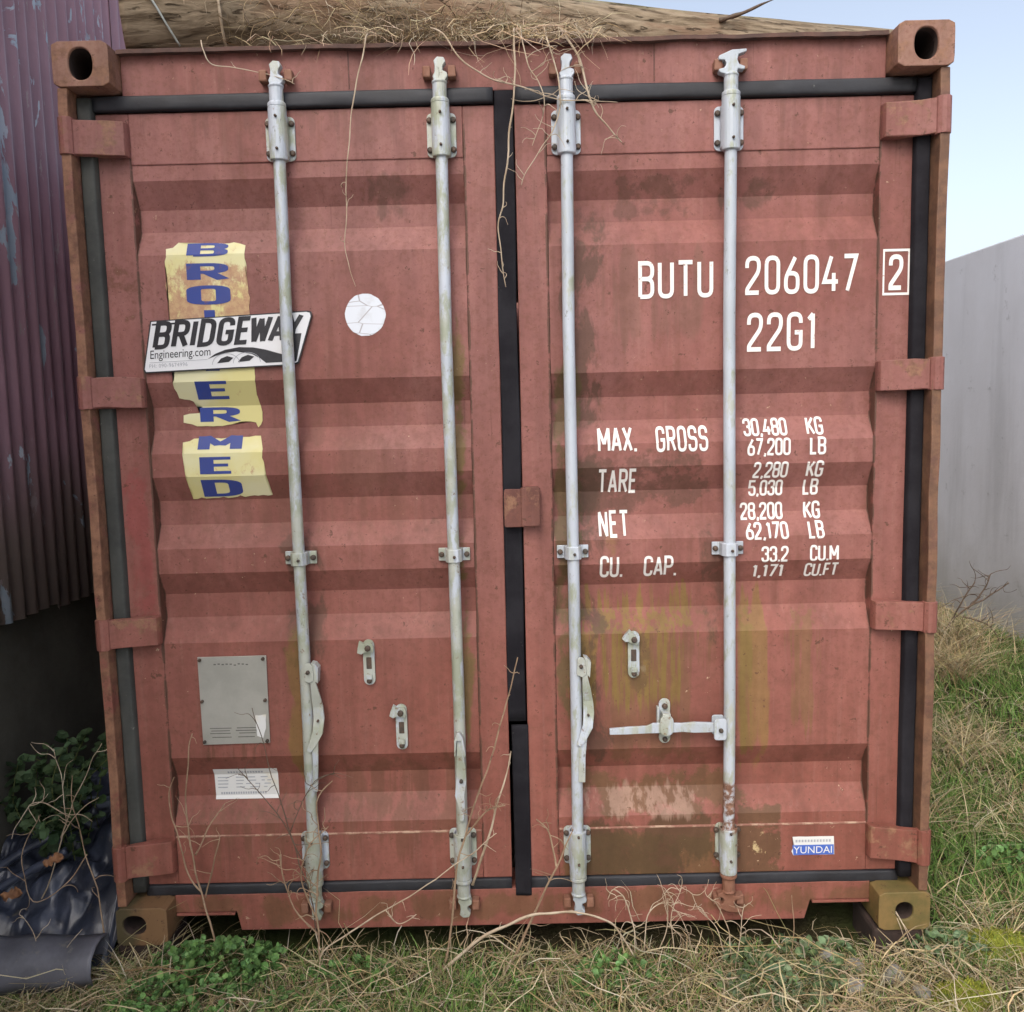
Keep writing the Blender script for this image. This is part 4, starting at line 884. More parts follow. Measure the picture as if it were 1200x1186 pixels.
def twigs(mb, p, rnd, cnt, ln, r, seed, curl=1.0):
    for _ in range(cnt):
        q = p[int(len(p) * (0.25 + 0.7 * rnd.random()))]; d = Vector((rnd.uniform(-1, 1), rnd.uniform(-0.35, 0.2), rnd.uniform(-0.3, 1))).normalized(); l = ln * rnd.uniform(0.4, 1.2)
        a = [q]; 
        for j in range(4): a.append(a[-1] + d * l / 4); d = (d + curl * Vector((rnd.uniform(-.6, .6), rnd.uniform(-.3, .3), rnd.uniform(-.7, .6)))).normalized()
        for v in a:
            if v.y > YD - 0.006 and abs(v.x) < 1.25 and v.z > 0: v.y = YD - 0.006
        stem_mb(mb, a, r, r * 0.4, seed, 0.002, 4, 3)
def thing_stem(name, lines, mat, label, cat, group, seed, r0=0.0035, tw=6, tl=0.08, twr=0.0014, curl=1.0):
    rnd = random.Random(seed); mb = MB(); lines = [list(l) for l in lines]; b0 = lines[0][0]
    if b0[2] < 0.0: lines[0][0] = (b0[0], b0[1], gz(b0[0], b0[1]) - 0.01)
    for i, ln in enumerate(lines):
        p = stem_mb(mb, ln, r0 * (1 if i == 0 else 0.7), r0 * 0.4, seed + i, 0.006); twigs(mb, p, rnd, tw, tl, twr, seed + i, curl)
    base = lines[0][0]; o = to_base(mb, name, mat, base, smooth=True, fix=False); tag(o, label, cat, group); return o
ST = 'dead weed stems in front of the doors'
thing_stem('withered_weed', [[(-0.906, -0.03, -0.06), (-0.917, -0.03, 0.064), (-0.943, -0.03, 0.171), (-0.971, -0.03, 0.330), (-0.971, -0.03, 0.487), (-0.953, -0.03, 0.615), (-0.940, -0.03, 0.666)], [(-0.945, -0.03, 0.18), (-0.977, -0.03, 0.238), (-1.006, -0.03, 0.370), (-1.022, -0.03, 0.475), (-1.003, -0.03, 0.539)], [(-0.936, -0.03, 0.166), (-0.899, -0.03, 0.276), (-0.884, -0.03, 0.354)], [(-0.955, -0.03, 0.30), (-0.92, -0.03, 0.37), (-0.86, -0.03, 0.45)]], 'stem', 'pinkish dead stem forking upright below the grey data plate', 'dead plant', ST, 11, 0.0038, 3, 0.07)
thing_stem('withered_weed', [[(-0.610, -0.02, -0.06), (-0.613, -0.02, 0.0), (-0.622, -0.02, 0.131), (-0.666, -0.02, 0.318), (-0.708, -0.02, 0.476), (-0.743, -0.02, 0.627), (-0.767, -0.02, 0.735)], [(-0.641, -0.02, 0.265), (-0.700, -0.02, 0.398), (-0.770, -0.02, 0.491), (-0.821, -0.02, 0.557)], [(-0.677, -0.02, 0.358), (-0.607, -0.02, 0.500), (-0.531, -0.02, 0.537)]], 'stem_dark', 'thin dark branched twig leaning across the white label', 'dead plant', ST, 12, 0.0026, 8, 0.07, 0.0013)
thing_stem('withered_weed', [[(-0.602, -0.05, -0.08), (-0.599, -0.05, -0.011), (-0.602, -0.05, 0.149), (-0.582, -0.05, 0.306), (-0.585, -0.05, 0.461), (-0.538, -0.05, 0.524)], [(-0.60, -0.05, 0.1), (-0.64, -0.05, 0.2), (-0.62, -0.05, 0.32), (-0.56, -0.03, 0.38)], [(-0.6, -0.05, 0.05), (-0.68, -0.05, 0.16), (-0.70, -0.04, 0.30)]], 'stem', 'tangle of curly dead stems climbing the foot of the outer left locking bar', 'dead plant', ST, 13, 0.0040, 12, 0.09, 0.0016, 1.4)
thing_stem('withered_weed', [[(-0.27, -0.05, -0.08), (-0.222, -0.05, -0.019), (-0.190, -0.05, 0.218), (-0.153, -0.05, 0.374), (-0.081, -0.05, 0.578), (-0.025, -0.05, 0.766), (0.002, -0.05, 0.878)], [(-0.16, -0.05, 0.35), (-0.10, -0.05, 0.42), (-0.04, -0.05, 0.44)]], 'stem', 'long brown stem with fine tendrils rising to the centre seal', 'dead plant', ST, 14, 0.0042, 14, 0.05, 0.0013, 1.5)
thing_stem('withered_weed', [[(-0.145, 0.03, 0.155), (-0.136, -0.0, 0.193), (-0.087, -0.03, 0.362), (-0.046, 0.0, 0.483), (-0.022, 0.04, 0.565)]], 'stem_pale', 'short bleached stick leaning on the lower centre seal', 'dead plant', ST, 15, 0.0050, 2, 0.03)
thing_stem('withered_weed', [[(-0.60, -0.06, -0.06), (-0.584, -0.06, 0.008), (-0.455, -0.06, 0.098), (-0.327, -0.06, 0.175), (-0.175, -0.06, 0.276), (-0.069, -0.06, 0.362)], [(-0.40, -0.06, 0.13), (-0.36, -0.06, 0.09), (-0.31, -0.06, 0.12)]], 'stem_pale', 'straight pale stem slanting up across the inner left locking bar foot', 'dead plant', ST, 16, 0.0030, 5, 0.06)
thing_stem('withered_weed', [[(-0.33, -0.08, -0.12), (-0.285, -0.08, -0.09), (-0.143, -0.08, 0.038), (-0.006, -0.08, 0.106), (0.094, -0.08, 0.127), (0.193, -0.08, 0.122), (0.266, -0.08, 0.079), (0.327, -0.08, -0.02)]], 'stem_pale', 'thick pale cane arching low over the grass before the sill', 'dead plant', ST, 17, 0.0055, 4, 0.06)
thing_stem('withered_weed', [[(-0.10, -0.05, -0.10), (-0.060, -0.05, -0.077), (0.019, -0.05, 0.069), (0.071, -0.05, 0.186), (0.123, -0.05, 0.290), (0.154, -0.03, 0.354)], [(0.10, -0.05, 0.25), (0.099, -0.03, 0.280), (0.083, -0.03, 0.346), (0.046, -0.03, 0.386)]], 'stem', 'brown jointed stem leaning on the inner right locking bar foot', 'dead plant', ST, 18, 0.0048, 6, 0.07)
thing_stem('withered_weed', [[(0.335, -0.03, -0.06), (0.33, -0.03, 0.04), (0.30, -0.03, 0.13), (0.27, -0.03, 0.16), (0.25, -0.03, 0.13)], [(0.36, -0.03, -0.04), (0.37, -0.03, 0.08), (0.42, -0.03, 0.12), (0.47, -0.03, 0.07), (0.50, -0.03, -0.03)], [(0.40, -0.03, -0.03), (0.43, -0.03, 0.06), (0.42, -0.03, 0.15)], [(0.45, -0.03, -0.03), (0.44, -0.03, 0.08), (0.47, -0.03, 0.16)]], 'stem_pale', 'low tangle of curled dead stems before the sill between the right bars', 'dead plant', ST, 19, 0.0026, 9, 0.09, 0.0014, 1.5)
thing_stem('withered_weed', [[(0.62, -0.03, -0.06), (0.61, -0.03, 0.03), (0.58, -0.02, 0.10), (0.55, -0.02, 0.13)], [(0.64, -0.03, -0.05), (0.65, -0.02, 0.05), (0.66, -0.02, 0.10)], [(0.60, -0.03, -0.04), (0.57, -0.03, 0.04), (0.52, -0.02, 0.09), (0.50, -0.02, 0.14)]], 'stem_pale', 'small spray of dead stems at the foot of the outer right locking bar', 'dead plant', ST, 20, 0.0024, 8, 0.07, 0.0013, 1.3)
thing_stem('withered_weed', [[(0.795, -0.03, -0.06), (0.80, -0.03, 0.05), (0.797, -0.02, 0.13)]], 'stem', 'single thin upright stem before the right fork notch', 'dead plant', ST, 21, 0.0020, 0)
thing_stem('bramble_cane', [[(-1.575, 0.10, -0.08), (-1.56, 0.10, 0.0), (-1.462, 0.08, 0.147), (-1.369, 0.06, 0.374), (-1.297, 0.04, 0.516), (-1.233, 0.02, 0.628)], [(-1.40, 0.07, 0.31), (-1.375, 0.06, 0.383), (-1.383, 0.06, 0.519), (-1.390, 0.05, 0.60)], [(-1.40, 0.07, 0.31), (-1.33, 0.04, 0.40), (-1.24, 0.0, 0.47)], [(-1.36, 0.06, 0.38), (-1.43, 0.05, 0.43), (-1.48, 0.05, 0.42), (-1.46, 0.05, 0.37)]], 'stem_pale', 'pale branching bramble cane rising over the black plastic', 'cane', 'canes over the plastic heap', 31, 0.0027, 4, 0.10, 0.0016)
thing_stem('bramble_cane', [[(-1.24, -0.03, -0.06), (-1.26, 0.0, 0.12), (-1.30, 0.02, 0.28), (-1.335, 0.03, 0.42), (-1.34, 0.04, 0.52)], [(-1.30, 0.02, 0.28), (-1.36, 0.0, 0.20), (-1.45, -0.02, 0.16), (-1.47, -0.02, 0.30), (-1.43, 0.0, 0.40)]], 'stem', 'brown crooked cane beside the container corner with a looping side shoot', 'cane', 'canes over the plastic heap', 32, 0.0028, 5, 0.08, 0.0015)
thing_stem('bramble_cane', [[(-1.36, -0.12, -0.09), (-1.35, -0.12, -0.02), (-1.314, -0.12, 0.06), (-1.26, -0.12, 0.13)], [(-1.42, -0.1, -0.06), (-1.40, -0.1, 0.07), (-1.45, -0.08, 0.15)]], 'stem_pale', 'short pale cane lying over the grey plastic roll', 'cane', 'canes over the plastic heap', 33, 0.0022, 4, 0.07, 0.0014)
thing_stem('straw_wisp', [[(1.118, 0.01, 0.052), (1.135, -0.012, 0.02), (1.15, -0.03, -0.03), (1.175, -0.05, -0.085)], [(1.118, 0.01, 0.050), (1.128, -0.012, 0.01), (1.134, -0.03, -0.07)], [(1.12, 0.01, 0.050), (1.14, -0.012, 0.022), (1.17, -0.04, -0.03), (1.21, -0.06, -0.075)]], 'stem_pale', 'few pale straws hanging out of the hole in the right bottom casting', 'straw', None, 22, 0.0020, 0)
VG = 'dead roots hanging over the header'
V = [([(-0.374, 0.10, 2.63), (-0.374, 0.045, 2.602), (-0.385, 0.035, 2.545), (-0.409, 0.035, 2.447), (-0.428, 0.035, 2.334), (-0.444, 0.045, 2.198), (-0.454, 0.05, 2.060), (-0.446, 0.05, 1.985), (-0.431, 0.05, 1.931)], 'long pale root hanging down the left door towards the white disc', 0.0026, 4, 0.035),
     ([(0.035, 0.10, 2.63), (0.035, 0.045, 2.60), (0.031, 0.03, 2.47), (0.017, 0.03, 2.369), (0.003, 0.035, 2.256), (-0.009, 0.04, 2.154), (-0.023, 0.04, 2.085), (-0.015, 0.04, 2.003), (-0.003, 0.045, 1.921)], 'long knotted root hanging down the black centre seal', 0.0034, 9, 0.04),
     ([(0.15, 0.10, 2.63), (0.166, 0.04, 2.60), (0.212, 0.03, 2.521), (0.234, 0.03, 2.431), (0.249, 0.03, 2.386), (0.291, 0.04, 2.340), (0.321, 0.045, 2.305)], 'branching root trailing to the right of the inner right locking bar', 0.0042, 14, 0.07),
     ([(0.11, 0.10, 2.63), (0.118, 0.04, 2.60), (0.152, 0.01, 2.452), (0.138, 0.01, 2.341), (0.095, 0.03, 2.285), (0.058, 0.04, 2.229), (0.046, 0.045, 2.196)], 'root curving left from the inner right locking bar to the seal', 0.0026, 8, 0.06),
     ([(-0.20, 0.10, 2.64), (-0.16, 0.04, 2.60), (-0.103, 0.02, 2.517), (-0.023, 0.02, 2.471), (0.070, 0.02, 2.440), (0.140, 0.015, 2.416), (0.233, 0.02, 2.409), (0.315, 0.045, 2.412)], 'root running sideways across the top seal between the inner bars', 0.0028, 10, 0.08),
     ([(0.05, 0.10, 2.64), (0.05, 0.04, 2.60), (0.067, 0.03, 2.513), (0.099, 0.03, 2.468), (0.116, 0.03, 2.412), (0.09, 0.04, 2.34), (0.075, 0.045, 2.30)], 'thin root dangling from the straw beside the door seam', 0.0024, 10, 0.08),
     ([(-0.83, 0.05, 2.605), (-0.82, 0.035, 2.575), (-0.802, 0.04, 2.541), (-0.74, 0.045, 2.53), (-0.675, 0.05, 2.520), (-0.60, 0.03, 2.49), (-0.572, 0.03, 2.473)], 'thin bent root lying along the header left of the outer bar', 0.0020, 2, 0.04)]
for i, (p, lab, r0, tw, tl) in enumerate(V): thing_stem('hanging_root', [p], 'stem_pale', lab, 'root', VG, 50 + i, r0, tw, tl, 0.0013, 1.2)
def log_front(x, ang):                                 # point on the log's camera side, ang degrees above its axis
    tt = (x - A.x) / (B.x - A.x); r0 = rA + (rB - rA) * tt + 0.012; a = R(ang); return (x, A.y + (B.y - A.y) * tt - r0 * math.cos(a), A.z + (B.z - A.z) * tt + r0 * math.sin(a))
mb = MB(); stem_mb(mb, [log_front(-1.03, 28), log_front(-1.0, 12), log_front(-0.955, -15), log_front(-0.915, -50)], 0.004, 0.003, 3, 0.002); to_p = log_front(-1.03, 28)
tag(to_base(mb, 'cord', 'cord', to_p, smooth=True, fix=False), 'short pale cord lying aslant on the sawn end of the log', 'cord')
mb = MB(); stem_mb(mb, [log_front(-0.79, a) for a in (100, 75, 45, 20, -10, -40, -62)], 0.005, 0.004, 5, 0.004); stem_mb(mb, [log_front(-0.785, 42), log_front(-0.75, 28), log_front(-0.68, 8), log_front(-0.645, -10)], 0.003, 0.002, 6, 0.003)
tag(to_base(mb, 'cord', 'stem_pale', log_front(-0.79, -62), smooth=True, fix=False), 'frayed brown cord wrapped upright round the log near its left end', 'cord')
mb = MB(); stem_mb(mb, [(0.69, 0.46, 2.790), (0.74, 0.44, 2.798), (0.80, 0.42, 2.812), (0.845, 0.40, 2.822)], 0.009, 0.0015, 8, 0.003)
tag(to_base(mb, 'twig', 'stem_dark', (0.70, 0.50, 2.845), smooth=True, fix=False), 'dark pointed twig sticking up from the top of the log', 'twig')

# ------------------------------------------------------------------ numpy ribbons for grass and straw
def ribbons(name, data, mat='leaf'):
    """data: list of (points (k,3), widths (k), side (3), colour (3))"""
    vs = []; fs = []; cols = []; o = 0
    for p, w, sd_, c in data:
        k = len(p)
        for i in range(k):
            a = p[i]; hw = w[i] * 0.5
            vs.append((a[0] - sd_[0] * hw, a[1] - sd_[1] * hw, a[2] - sd_[2] * hw)); vs.append((a[0] + sd_[0] * hw, a[1] + sd_[1] * hw, a[2] + sd_[2] * hw))
        for i in range(k - 1): fs.append((o + 2 * i, o + 2 * i + 1, o + 2 * i + 3, o + 2 * i + 2))
        cols += [c] * (2 * k); o += 2 * k
    me = bpy.data.meshes.new(name); me.from_pydata(vs, [], fs); me.materials.append(M[mat])
    at = me.color_attributes.new('tint', 'FLOAT_COLOR', 'POINT')
    arr = np.ones((len(cols), 4), dtype=np.float32); arr[:, :3] = np.array(cols, dtype=np.float32); at.data.foreach_set('color', arr.ravel())
    me.polygons.foreach_set('use_smooth', [True] * len(me.polygons)); return link(name, me)
def blade(rnd, x, y, z, h, w, lean, col, segs=3):
    a = rnd.uniform(0, 2 * math.pi); dx_, dy_ = math.cos(a), math.sin(a); L = lean * h
    pts = []; ws = []
    for i in range(segs + 1):
        t_ = i / segs; pts.append((x + dx_ * L * t_ ** 1.8, y + dy_ * L * t_ ** 1.8, z + h * (t_ - 0.28 * lean * t_ ** 2.4))); ws.append(w * (1 - t_ ** 1.5) + 0.0004)
    b = rnd.uniform(0, 2 * math.pi); return (pts, ws, (math.cos(b), math.sin(b), 0), col)
def straw(rnd, x, y, z, l, w, col, flat=0.25, segs=5, curl=0.5, floor=None):
    a = rnd.uniform(0, 2 * math.pi); d = Vector((math.cos(a), math.sin(a), rnd.uniform(-flat, flat * 1.6))).normalized(); p = Vector((x, y, z)); pts = [tuple(p)]
    for i in range(segs):
        p = p + d * (l / segs)
        d = (d + Vector((rnd.uniform(-curl, curl), rnd.uniform(-curl, curl), rnd.uniform(-curl, curl * 0.4)))).normalized()
        if floor is not None:
            fz = floor(p.x, p.y) + 0.004
            if p.z < fz: p.z = fz; d.z = abs(d.z) * 0.3
        pts.append(tuple(p))
    sd_ = Vector((rnd.uniform(-1, 1), rnd.uniform(-1, 1), rnd.uniform(-0.6, 0.6))).normalized()
    return (pts, [w] * segs + [w * 0.3], tuple(sd_), col)
def vary(rnd, c, v=0.25):
    f = rnd.uniform(1 - v, 1 + v); return (c[0] * f * rnd.uniform(0.9, 1.1), c[1] * f, c[2] * f * rnd.uniform(0.85, 1.15))
GREEN = [(0.120, 0.215, 0.048), (0.160, 0.270, 0.065), (0.075, 0.135, 0.036), (0.240, 0.290, 0.100), (0.18, 0.31, 0.075)]
DRY = [(0.53, 0.43, 0.26), (0.42, 0.33, 0.18), (0.62, 0.53, 0.36), (0.27, 0.19, 0.11), (0.46, 0.41, 0.21)]
def under_container(x, y): return -1.225 < x < 1.225 and y > 0.03
def blocked(x, y): return y < -0.84 or under_container(x, y) and y > 0.35 or x < -1.68 or x > 3.29
rnd = random.Random(21); gl = []; dl = []
MOSS = ((1.22, -0.22, 0.10), (1.43, 0.0, 0.15))
def on_moss(x, y, k=0.8): return any(math.hypot((x - a) / b, (y - c) / (b * 0.6)) < 0.95 for a, c, b in MOSS) and rnd.random() < k
def patch(x, y): return mn.noise(Vector((x * 1.1, y * 1.1, 2))) + 0.5 * mn.noise(Vector((x * 3.1, y * 3.1, 8)))
def scatter(cnt, x0, x1, y0, y1, hmin, hmax, w, dens_dry, lean=(0.2, 1.2)):
    for _ in range(cnt):
        x = rnd.uniform(x0, x1); y = rnd.uniform(y0, y1)
        if blocked(x, y) or (under_container(x, y) and rnd.random() < 0.9): continue
        if on_moss(x, y): continue
        p = patch(x, y); z = gz(x, y); hh = rnd.uniform(hmin, hmax) * (0.8 + 0.5 * max(-0.5, min(0.6, p)))
        if under_container(x, y): hh *= 0.4
        elif -1.22 < x < 1.22 and y > -0.07: hh *= 0.65
        if x > 1.28 and x < 3.25 or y < -0.3: 
            dry = rnd.random() < dens_dry * (0.45 - 0.9 * p if p < 0.1 else 0.16)
        else: dry = rnd.random() < dens_dry * (0.55 - 0.6 * p)
        if dry: gl.append(blade(rnd, x, y, z, hh * 1.1, w * 0.85, rnd.uniform(0.5, 1.6), vary(rnd, rnd.choice(DRY))))
        else: gl.append(blade(rnd, x, y, z, hh, w, rnd.uniform(*lean), vary(rnd, rnd.choice(GREEN))))
scatter(15000, -1.5, 1.5, -0.42, 0.10, 0.03, 0.125, 0.0040, 0.9)
scatter(20000, 1.22, 2.3, -0.5, 2.2, 0.04, 0.11, 0.0050, 0.7)
scatter(20000, 1.6, 3.29, 1.2, 6.0, 0.05, 0.15, 0.0065, 0.8)
scatter(7000, -1.6, 3.2, -0.85, -0.35, 0.04, 0.10, 0.0055, 0.8)
scatter(2500, -1.68, -1.2, -0.4, 3.5, 0.03, 0.09, 0.005, 1.3)
for mx, my, mr in MOSS:
    for _ in range(900):
        a_ = rnd.uniform(0, 6.283); q_ = math.sqrt(rnd.random()); x = mx + mr * q_ * math.cos(a_); y = my + mr * 0.6 * q_ * math.sin(a_)
        gl.append(blade(rnd, x, y, gz(x, y) - 0.012 + 0.072 * math.sqrt(max(0.0, 1 - q_)), rnd.uniform(0.010, 0.024), 0.004, rnd.uniform(0.2, 1.0), vary(rnd, (0.29, 0.31, 0.045), 0.35)))
tag(ribbons('grass', gl), 'rough green and yellowing grass growing round the container', 'grass', kind='stuff')
def mat_straw(cnt, x0, x1, y0, y1, l0, l1, w, zmax, dens=None):
    for _ in range(cnt):
        x = rnd.uniform(x0, x1); y = rnd.uniform(y0, y1)
        if blocked(x, y) or (under_container(x, y) and y > 0.02): continue
        if on_moss(x, y, 0.85) or (dens and rnd.random() > dens(x, y)): continue
        dl.append(straw(rnd, x, y, gz(x, y) + rnd.uniform(0.004, zmax), rnd.uniform(l0, l1), w * rnd.uniform(0.7, 1.2), vary(rnd, rnd.choice(DRY[:3] if rnd.random() < 0.7 else DRY)), 0.3, 5, 0.55, gz))
mat_straw(2200, -1.5, 1.35, -0.42, 0.02, 0.06, 0.24, 0.0032, 0.055)
mat_straw(420, -1.4, 1.35, -0.36, -0.03, 0.18, 0.42, 0.0030, 0.10)
mat_straw(6500, 1.2, 3.29, -0.5, 6.0, 0.08, 0.30, 0.0036, 0.07, lambda x, y: max(0.05, 0.35 - patch(x, y)))
mat_straw(1400, -1.7, 3.2, -0.84, -0.4, 0.08, 0.28, 0.0034, 0.06)
# drooping dry tussocks
for cx, cy, cnt, sp, hh in ((2.45, 2.45, 420, 0.16, 0.34), (2.75, 3.0, 420, 0.2, 0.42), (1.55, 0.75, 200, 0.14, 0.2), (2.0, 1.4, 240, 0.16, 0.22), (1.45, 0.1, 160, 0.12, 0.16), (2.9, 4.2, 260, 0.2, 0.36), (-1.13, -0.09, 170, 0.10, 0.16), (-1.33, -0.2, 160, 0.14, 0.14), (1.9, 0.6, 160, 0.13, 0.18)):
    for _ in range(cnt):
        x = cx + rnd.gauss(0, sp * 0.6); y = cy + rnd.gauss(0, sp * 0.6)
        if under_container(x, y): continue
        dl.append(blade(rnd, x, y, gz(x, y), hh * rnd.uniform(0.5, 1.1), 0.0045, rnd.uniform(0.7, 1.9), vary(rnd, rnd.choice(DRY)), 5))
tag(ribbons('dry_grass', dl), 'matted straw-coloured dead grass lying through the green', 'dry grass', kind='stuff')

# straw caught on the roof edge and log
sl = []; rnd = random.Random(5)
for _ in range(2800):
    u = rnd.random()
    x = rnd.gauss(0.03, 0.15) if u < 0.62 else rnd.gauss(-0.30, 0.13) if u < 0.88 else rnd.gauss(-0.58, 0.12)
    if x > 0.34 or x < -0.85 or (x < -0.18 and rnd.random() < 0.45): continue
    dens = 1 if x > -0.3 else 0.8
    tt = (x - A.x) / (B.x - A.x); yl = A.y + (B.y - A.y) * tt; rl = rA + (rB - rA) * tt
    v = rnd.random() ** 1.5
    zz_ = 2.60 + v * (0.12 if x > -0.25 else 0.16); dyl = math.sqrt(max(0.0, (rl + 0.015) ** 2 - (zz_ - (A.z + (B.z - A.z) * tt)) ** 2))
    yy = min(yl - dyl - rnd.uniform(0, 0.05), 0.30); yy = max(0.045, yy) if rnd.random() < 0.85 else yy
    s_ = straw(rnd, x, yy, zz_, rnd.uniform(0.05, 0.20), rnd.uniform(0.0015, 0.0030), vary(rnd, rnd.choice([(0.56, 0.44, 0.28), (0.47, 0.36, 0.22), (0.62, 0.52, 0.36), (0.26, 0.18, 0.10), (0.10, 0.07, 0.045)])), 0.35, 5, 0.6)
    pts = []
    for (a, b, c_) in s_[0]:
        if b > 0.045: c_ = max(c_, 2.598 + 0.01 * abs(mn.noise(Vector((a * 40, b * 40, 0)))))
        if b > 0.0: 
            ta = (a - A.x) / (B.x - A.x); ca = Vector((A.y + (B.y - A.y) * ta, A.z + (B.z - A.z) * ta)); ra = rA + (rB - rA) * ta + 0.012
            q = Vector((b, c_)) - ca
            if q.length < ra: q = q.normalized() * ra; b, c_ = ca.x + q.x, ca.y + q.y
        if b < 0.055 and c_ < 2.59: b = min(b, 0.04)
        pts.append((a, b, c_))
    sl.append((pts, s_[1], s_[2], s_[3]))
for _ in range(130):                                   # wisps hanging over the header, tangled and of all lengths
    x = rnd.choice((rnd.gauss(0.10, 0.06), rnd.gauss(-0.10, 0.14), rnd.gauss(0.20, 0.05), rnd.gauss(-0.35, 0.2))); zt = 2.60 + rnd.uniform(-0.004, 0.03)
    p = Vector((x, 0.042 - rnd.uniform(0, 0.02), zt)); sd0 = rnd.uniform(-1.6, 1.6); pts = [(x - sd0 * 0.03, 0.09, zt + 0.012), tuple(p)]; d = Vector((sd0, -0.2, rnd.uniform(-1.0, -0.1))); l = 0.03 + 0.20 * rnd.random() ** 2.2
    if x < -0.25: l *= 0.45
    for i in range(6):
        p = p + d.normalized() * l / 6; p.y = min(p.y, 0.035); pts.append(tuple(p)); d += Vector((rnd.uniform(-.9, .9), rnd.uniform(-.2, .25), rnd.uniform(-.55, .35)))
    sl.append((pts, [rnd.uniform(0.0012, 0.0026)] * 7 + [0.0007], Vector((rnd.uniform(.3, 1), .3, rnd.uniform(-.8, .8))).normalized()[:], vary(rnd, rnd.choice(((0.50, 0.37, 0.24), (0.42, 0.30, 0.19), (0.56, 0.46, 0.33))))))
tag(ribbons('straw', sl), 'tangled mat of dry straw caught between the log and the roof edge', 'straw', kind='stuff')

# ------------------------------------------------------------------ leafy weeds
def leaf_quad(lst, c, d, up, l, w, col, tip=0.55):
    d = d.normalized(); s_ = d.cross(up).normalized()
    P = [c, c + d * l * 0.35 + s_ * w * .5, c + d * l * 0.75 + s_ * w * .38, c + d * l, c + d * l * 0.75 - s_ * w * .38, c + d * l * 0.35 - s_ * w * .5]
    lst.append((P, col))
def leaf_obj(name, leaves, stems, loc, label, cat, group):
    vs = []; fs = []; cols = []
    for P, c in leaves:
        o = len(vs); mid = (P[1] + P[5]) * .5; mid2 = (P[2] + P[4]) * .5; nn = (P[1] - P[0]).cross(P[5] - P[0]).normalized() * (P[1] - P[5]).length * 0.18
        Q = [P[0], P[1], P[2], P[3], P[4], P[5], mid - nn, mid2 - nn]
        vs += [tuple(q - Vector(loc)) for q in Q]; fs += [(o, o + 1, o + 6), (o, o + 6, o + 5), (o + 1, o + 2, o + 7, o + 6), (o + 6, o + 7, o + 4, o + 5), (o + 2, o + 3, o + 7), (o + 7, o + 3, o + 4)]; cols += [c] * 8
    me = bpy.data.meshes.new(name); mbs = MB()
    for pts, r0 in stems: mbs.tube(pts, [r0] * (len(pts) - 1) + [r0 * .5], 4)
    o = len(vs); vs += [tuple(Vector(v) - Vector(loc)) for v in mbs.v]; fs += [tuple(i + o for i in f) for f in mbs.f]; cols += [(0.10, 0.12, 0.04)] * len(mbs.v)
    me.from_pydata(vs, [], fs); me.materials.append(M['leaf']); at = me.color_attributes.new('tint', 'FLOAT_COLOR', 'POINT')
    arr = np.ones((len(cols), 4), dtype=np.float32); arr[:, :3] = np.array(cols, dtype=np.float32); at.data.foreach_set('color', arr.ravel())
    ob = link(name, me); ob.location = loc; tag(ob, label, cat, group); return ob
def weed(cx, cy, rad, ht, cnt, ls, label, seed, cols=((0.140, 0.265, 0.080), (0.185, 0.330, 0.110), (0.095, 0.185, 0.055))):
    r = random.Random(seed); leaves = []; stems = []
    for _ in range(cnt):
        a = r.uniform(0, 6.283); q = rad * math.sqrt(r.random()); x = cx + q * math.cos(a); y = cy + q * math.sin(a) * 0.6
        z = gz(x, y) + ht * r.uniform(0.35, 1.0) * (1.1 - 0.5 * q / rad); top = Vector((x, y, z)); b = Vector((cx + (x - cx) * .4, cy + (y - cy) * .4, gz(cx, cy)))
        if y > 0.0 and abs(x) < 1.2 and z > -0.01: top.z = -0.012
        stems.append(([b, (b + top) / 2 + Vector((0, 0, 0.01)), top], 0.0013)); base = Vector((r.uniform(-1, 1), r.uniform(-1, 0.3), r.uniform(0.0, 0.7)))
        for k in range(r.choice((3, 3, 5))):
            d = base.normalized() + Vector((r.uniform(-1, 1), r.uniform(-1, 1), r.uniform(-0.4, 0.5))); l = ls * r.uniform(0.45, 1.3)
            leaf_quad(leaves, top + Vector((r.uniform(-.004, .004),) * 3), d, Vector((r.uniform(-.4, .4), r.uniform(-.8, 0), 1)), l, l * r.uniform(0.75, 1.0), vary(r, r.choice(cols), 0.3))
    return leaf_obj('leafy_weed', leaves, stems, (cx, cy, gz(cx, cy)), label, 'weed', 'low leafy weeds in the grass')
weed(-0.90, -0.07, 0.19, 0.13, 260, 0.020, 'lush bright green weed clump below the left fork notch', 101)
weed(-0.98, -0.20, 0.18, 0.09, 170, 0.019, 'bright green weed clump spreading in the grass by the left bottom casting', 102)
weed(-0.50, -0.10, 0.13, 0.08, 70, 0.018, 'sparse weed under the outer left locking bar', 103)
weed(-0.62, -0.23, 0.15, 0.06, 90, 0.020, 'low weed patch in the grass left of the thick arching cane', 104)
weed(0.80, -0.06, 0.22, 0.07, 120, 0.022, 'dull green broad-leaved weed before the right fork notch', 105, ((0.150, 0.220, 0.105), (0.20, 0.27, 0.14), (0.10, 0.155, 0.065)))
weed(0.72, -0.17, 0.18, 0.06, 100, 0.020, 'grey-green weed among the stones near the right fork notch', 106, ((0.14, 0.20, 0.105), (0.18, 0.24, 0.13), (0.09, 0.14, 0.06)))
weed(0.28, -0.13, 0.18, 0.07, 90, 0.020, 'small weed below the inner right locking bar', 107)
weed(-0.12, -0.16, 0.16, 0.06, 70, 0.018, 'small weed beside the foot of the thick arching cane', 108)
weed(1.27, -0.02, 0.12, 0.07, 70, 0.020, 'weed at the right bottom casting', 109, ((0.150, 0.220, 0.105), (0.20, 0.27, 0.14), (0.10, 0.155, 0.065)))
weed(1.75, 0.45, 0.16, 0.09, 80, 0.024, 'weed in the open grass beside the container', 110)
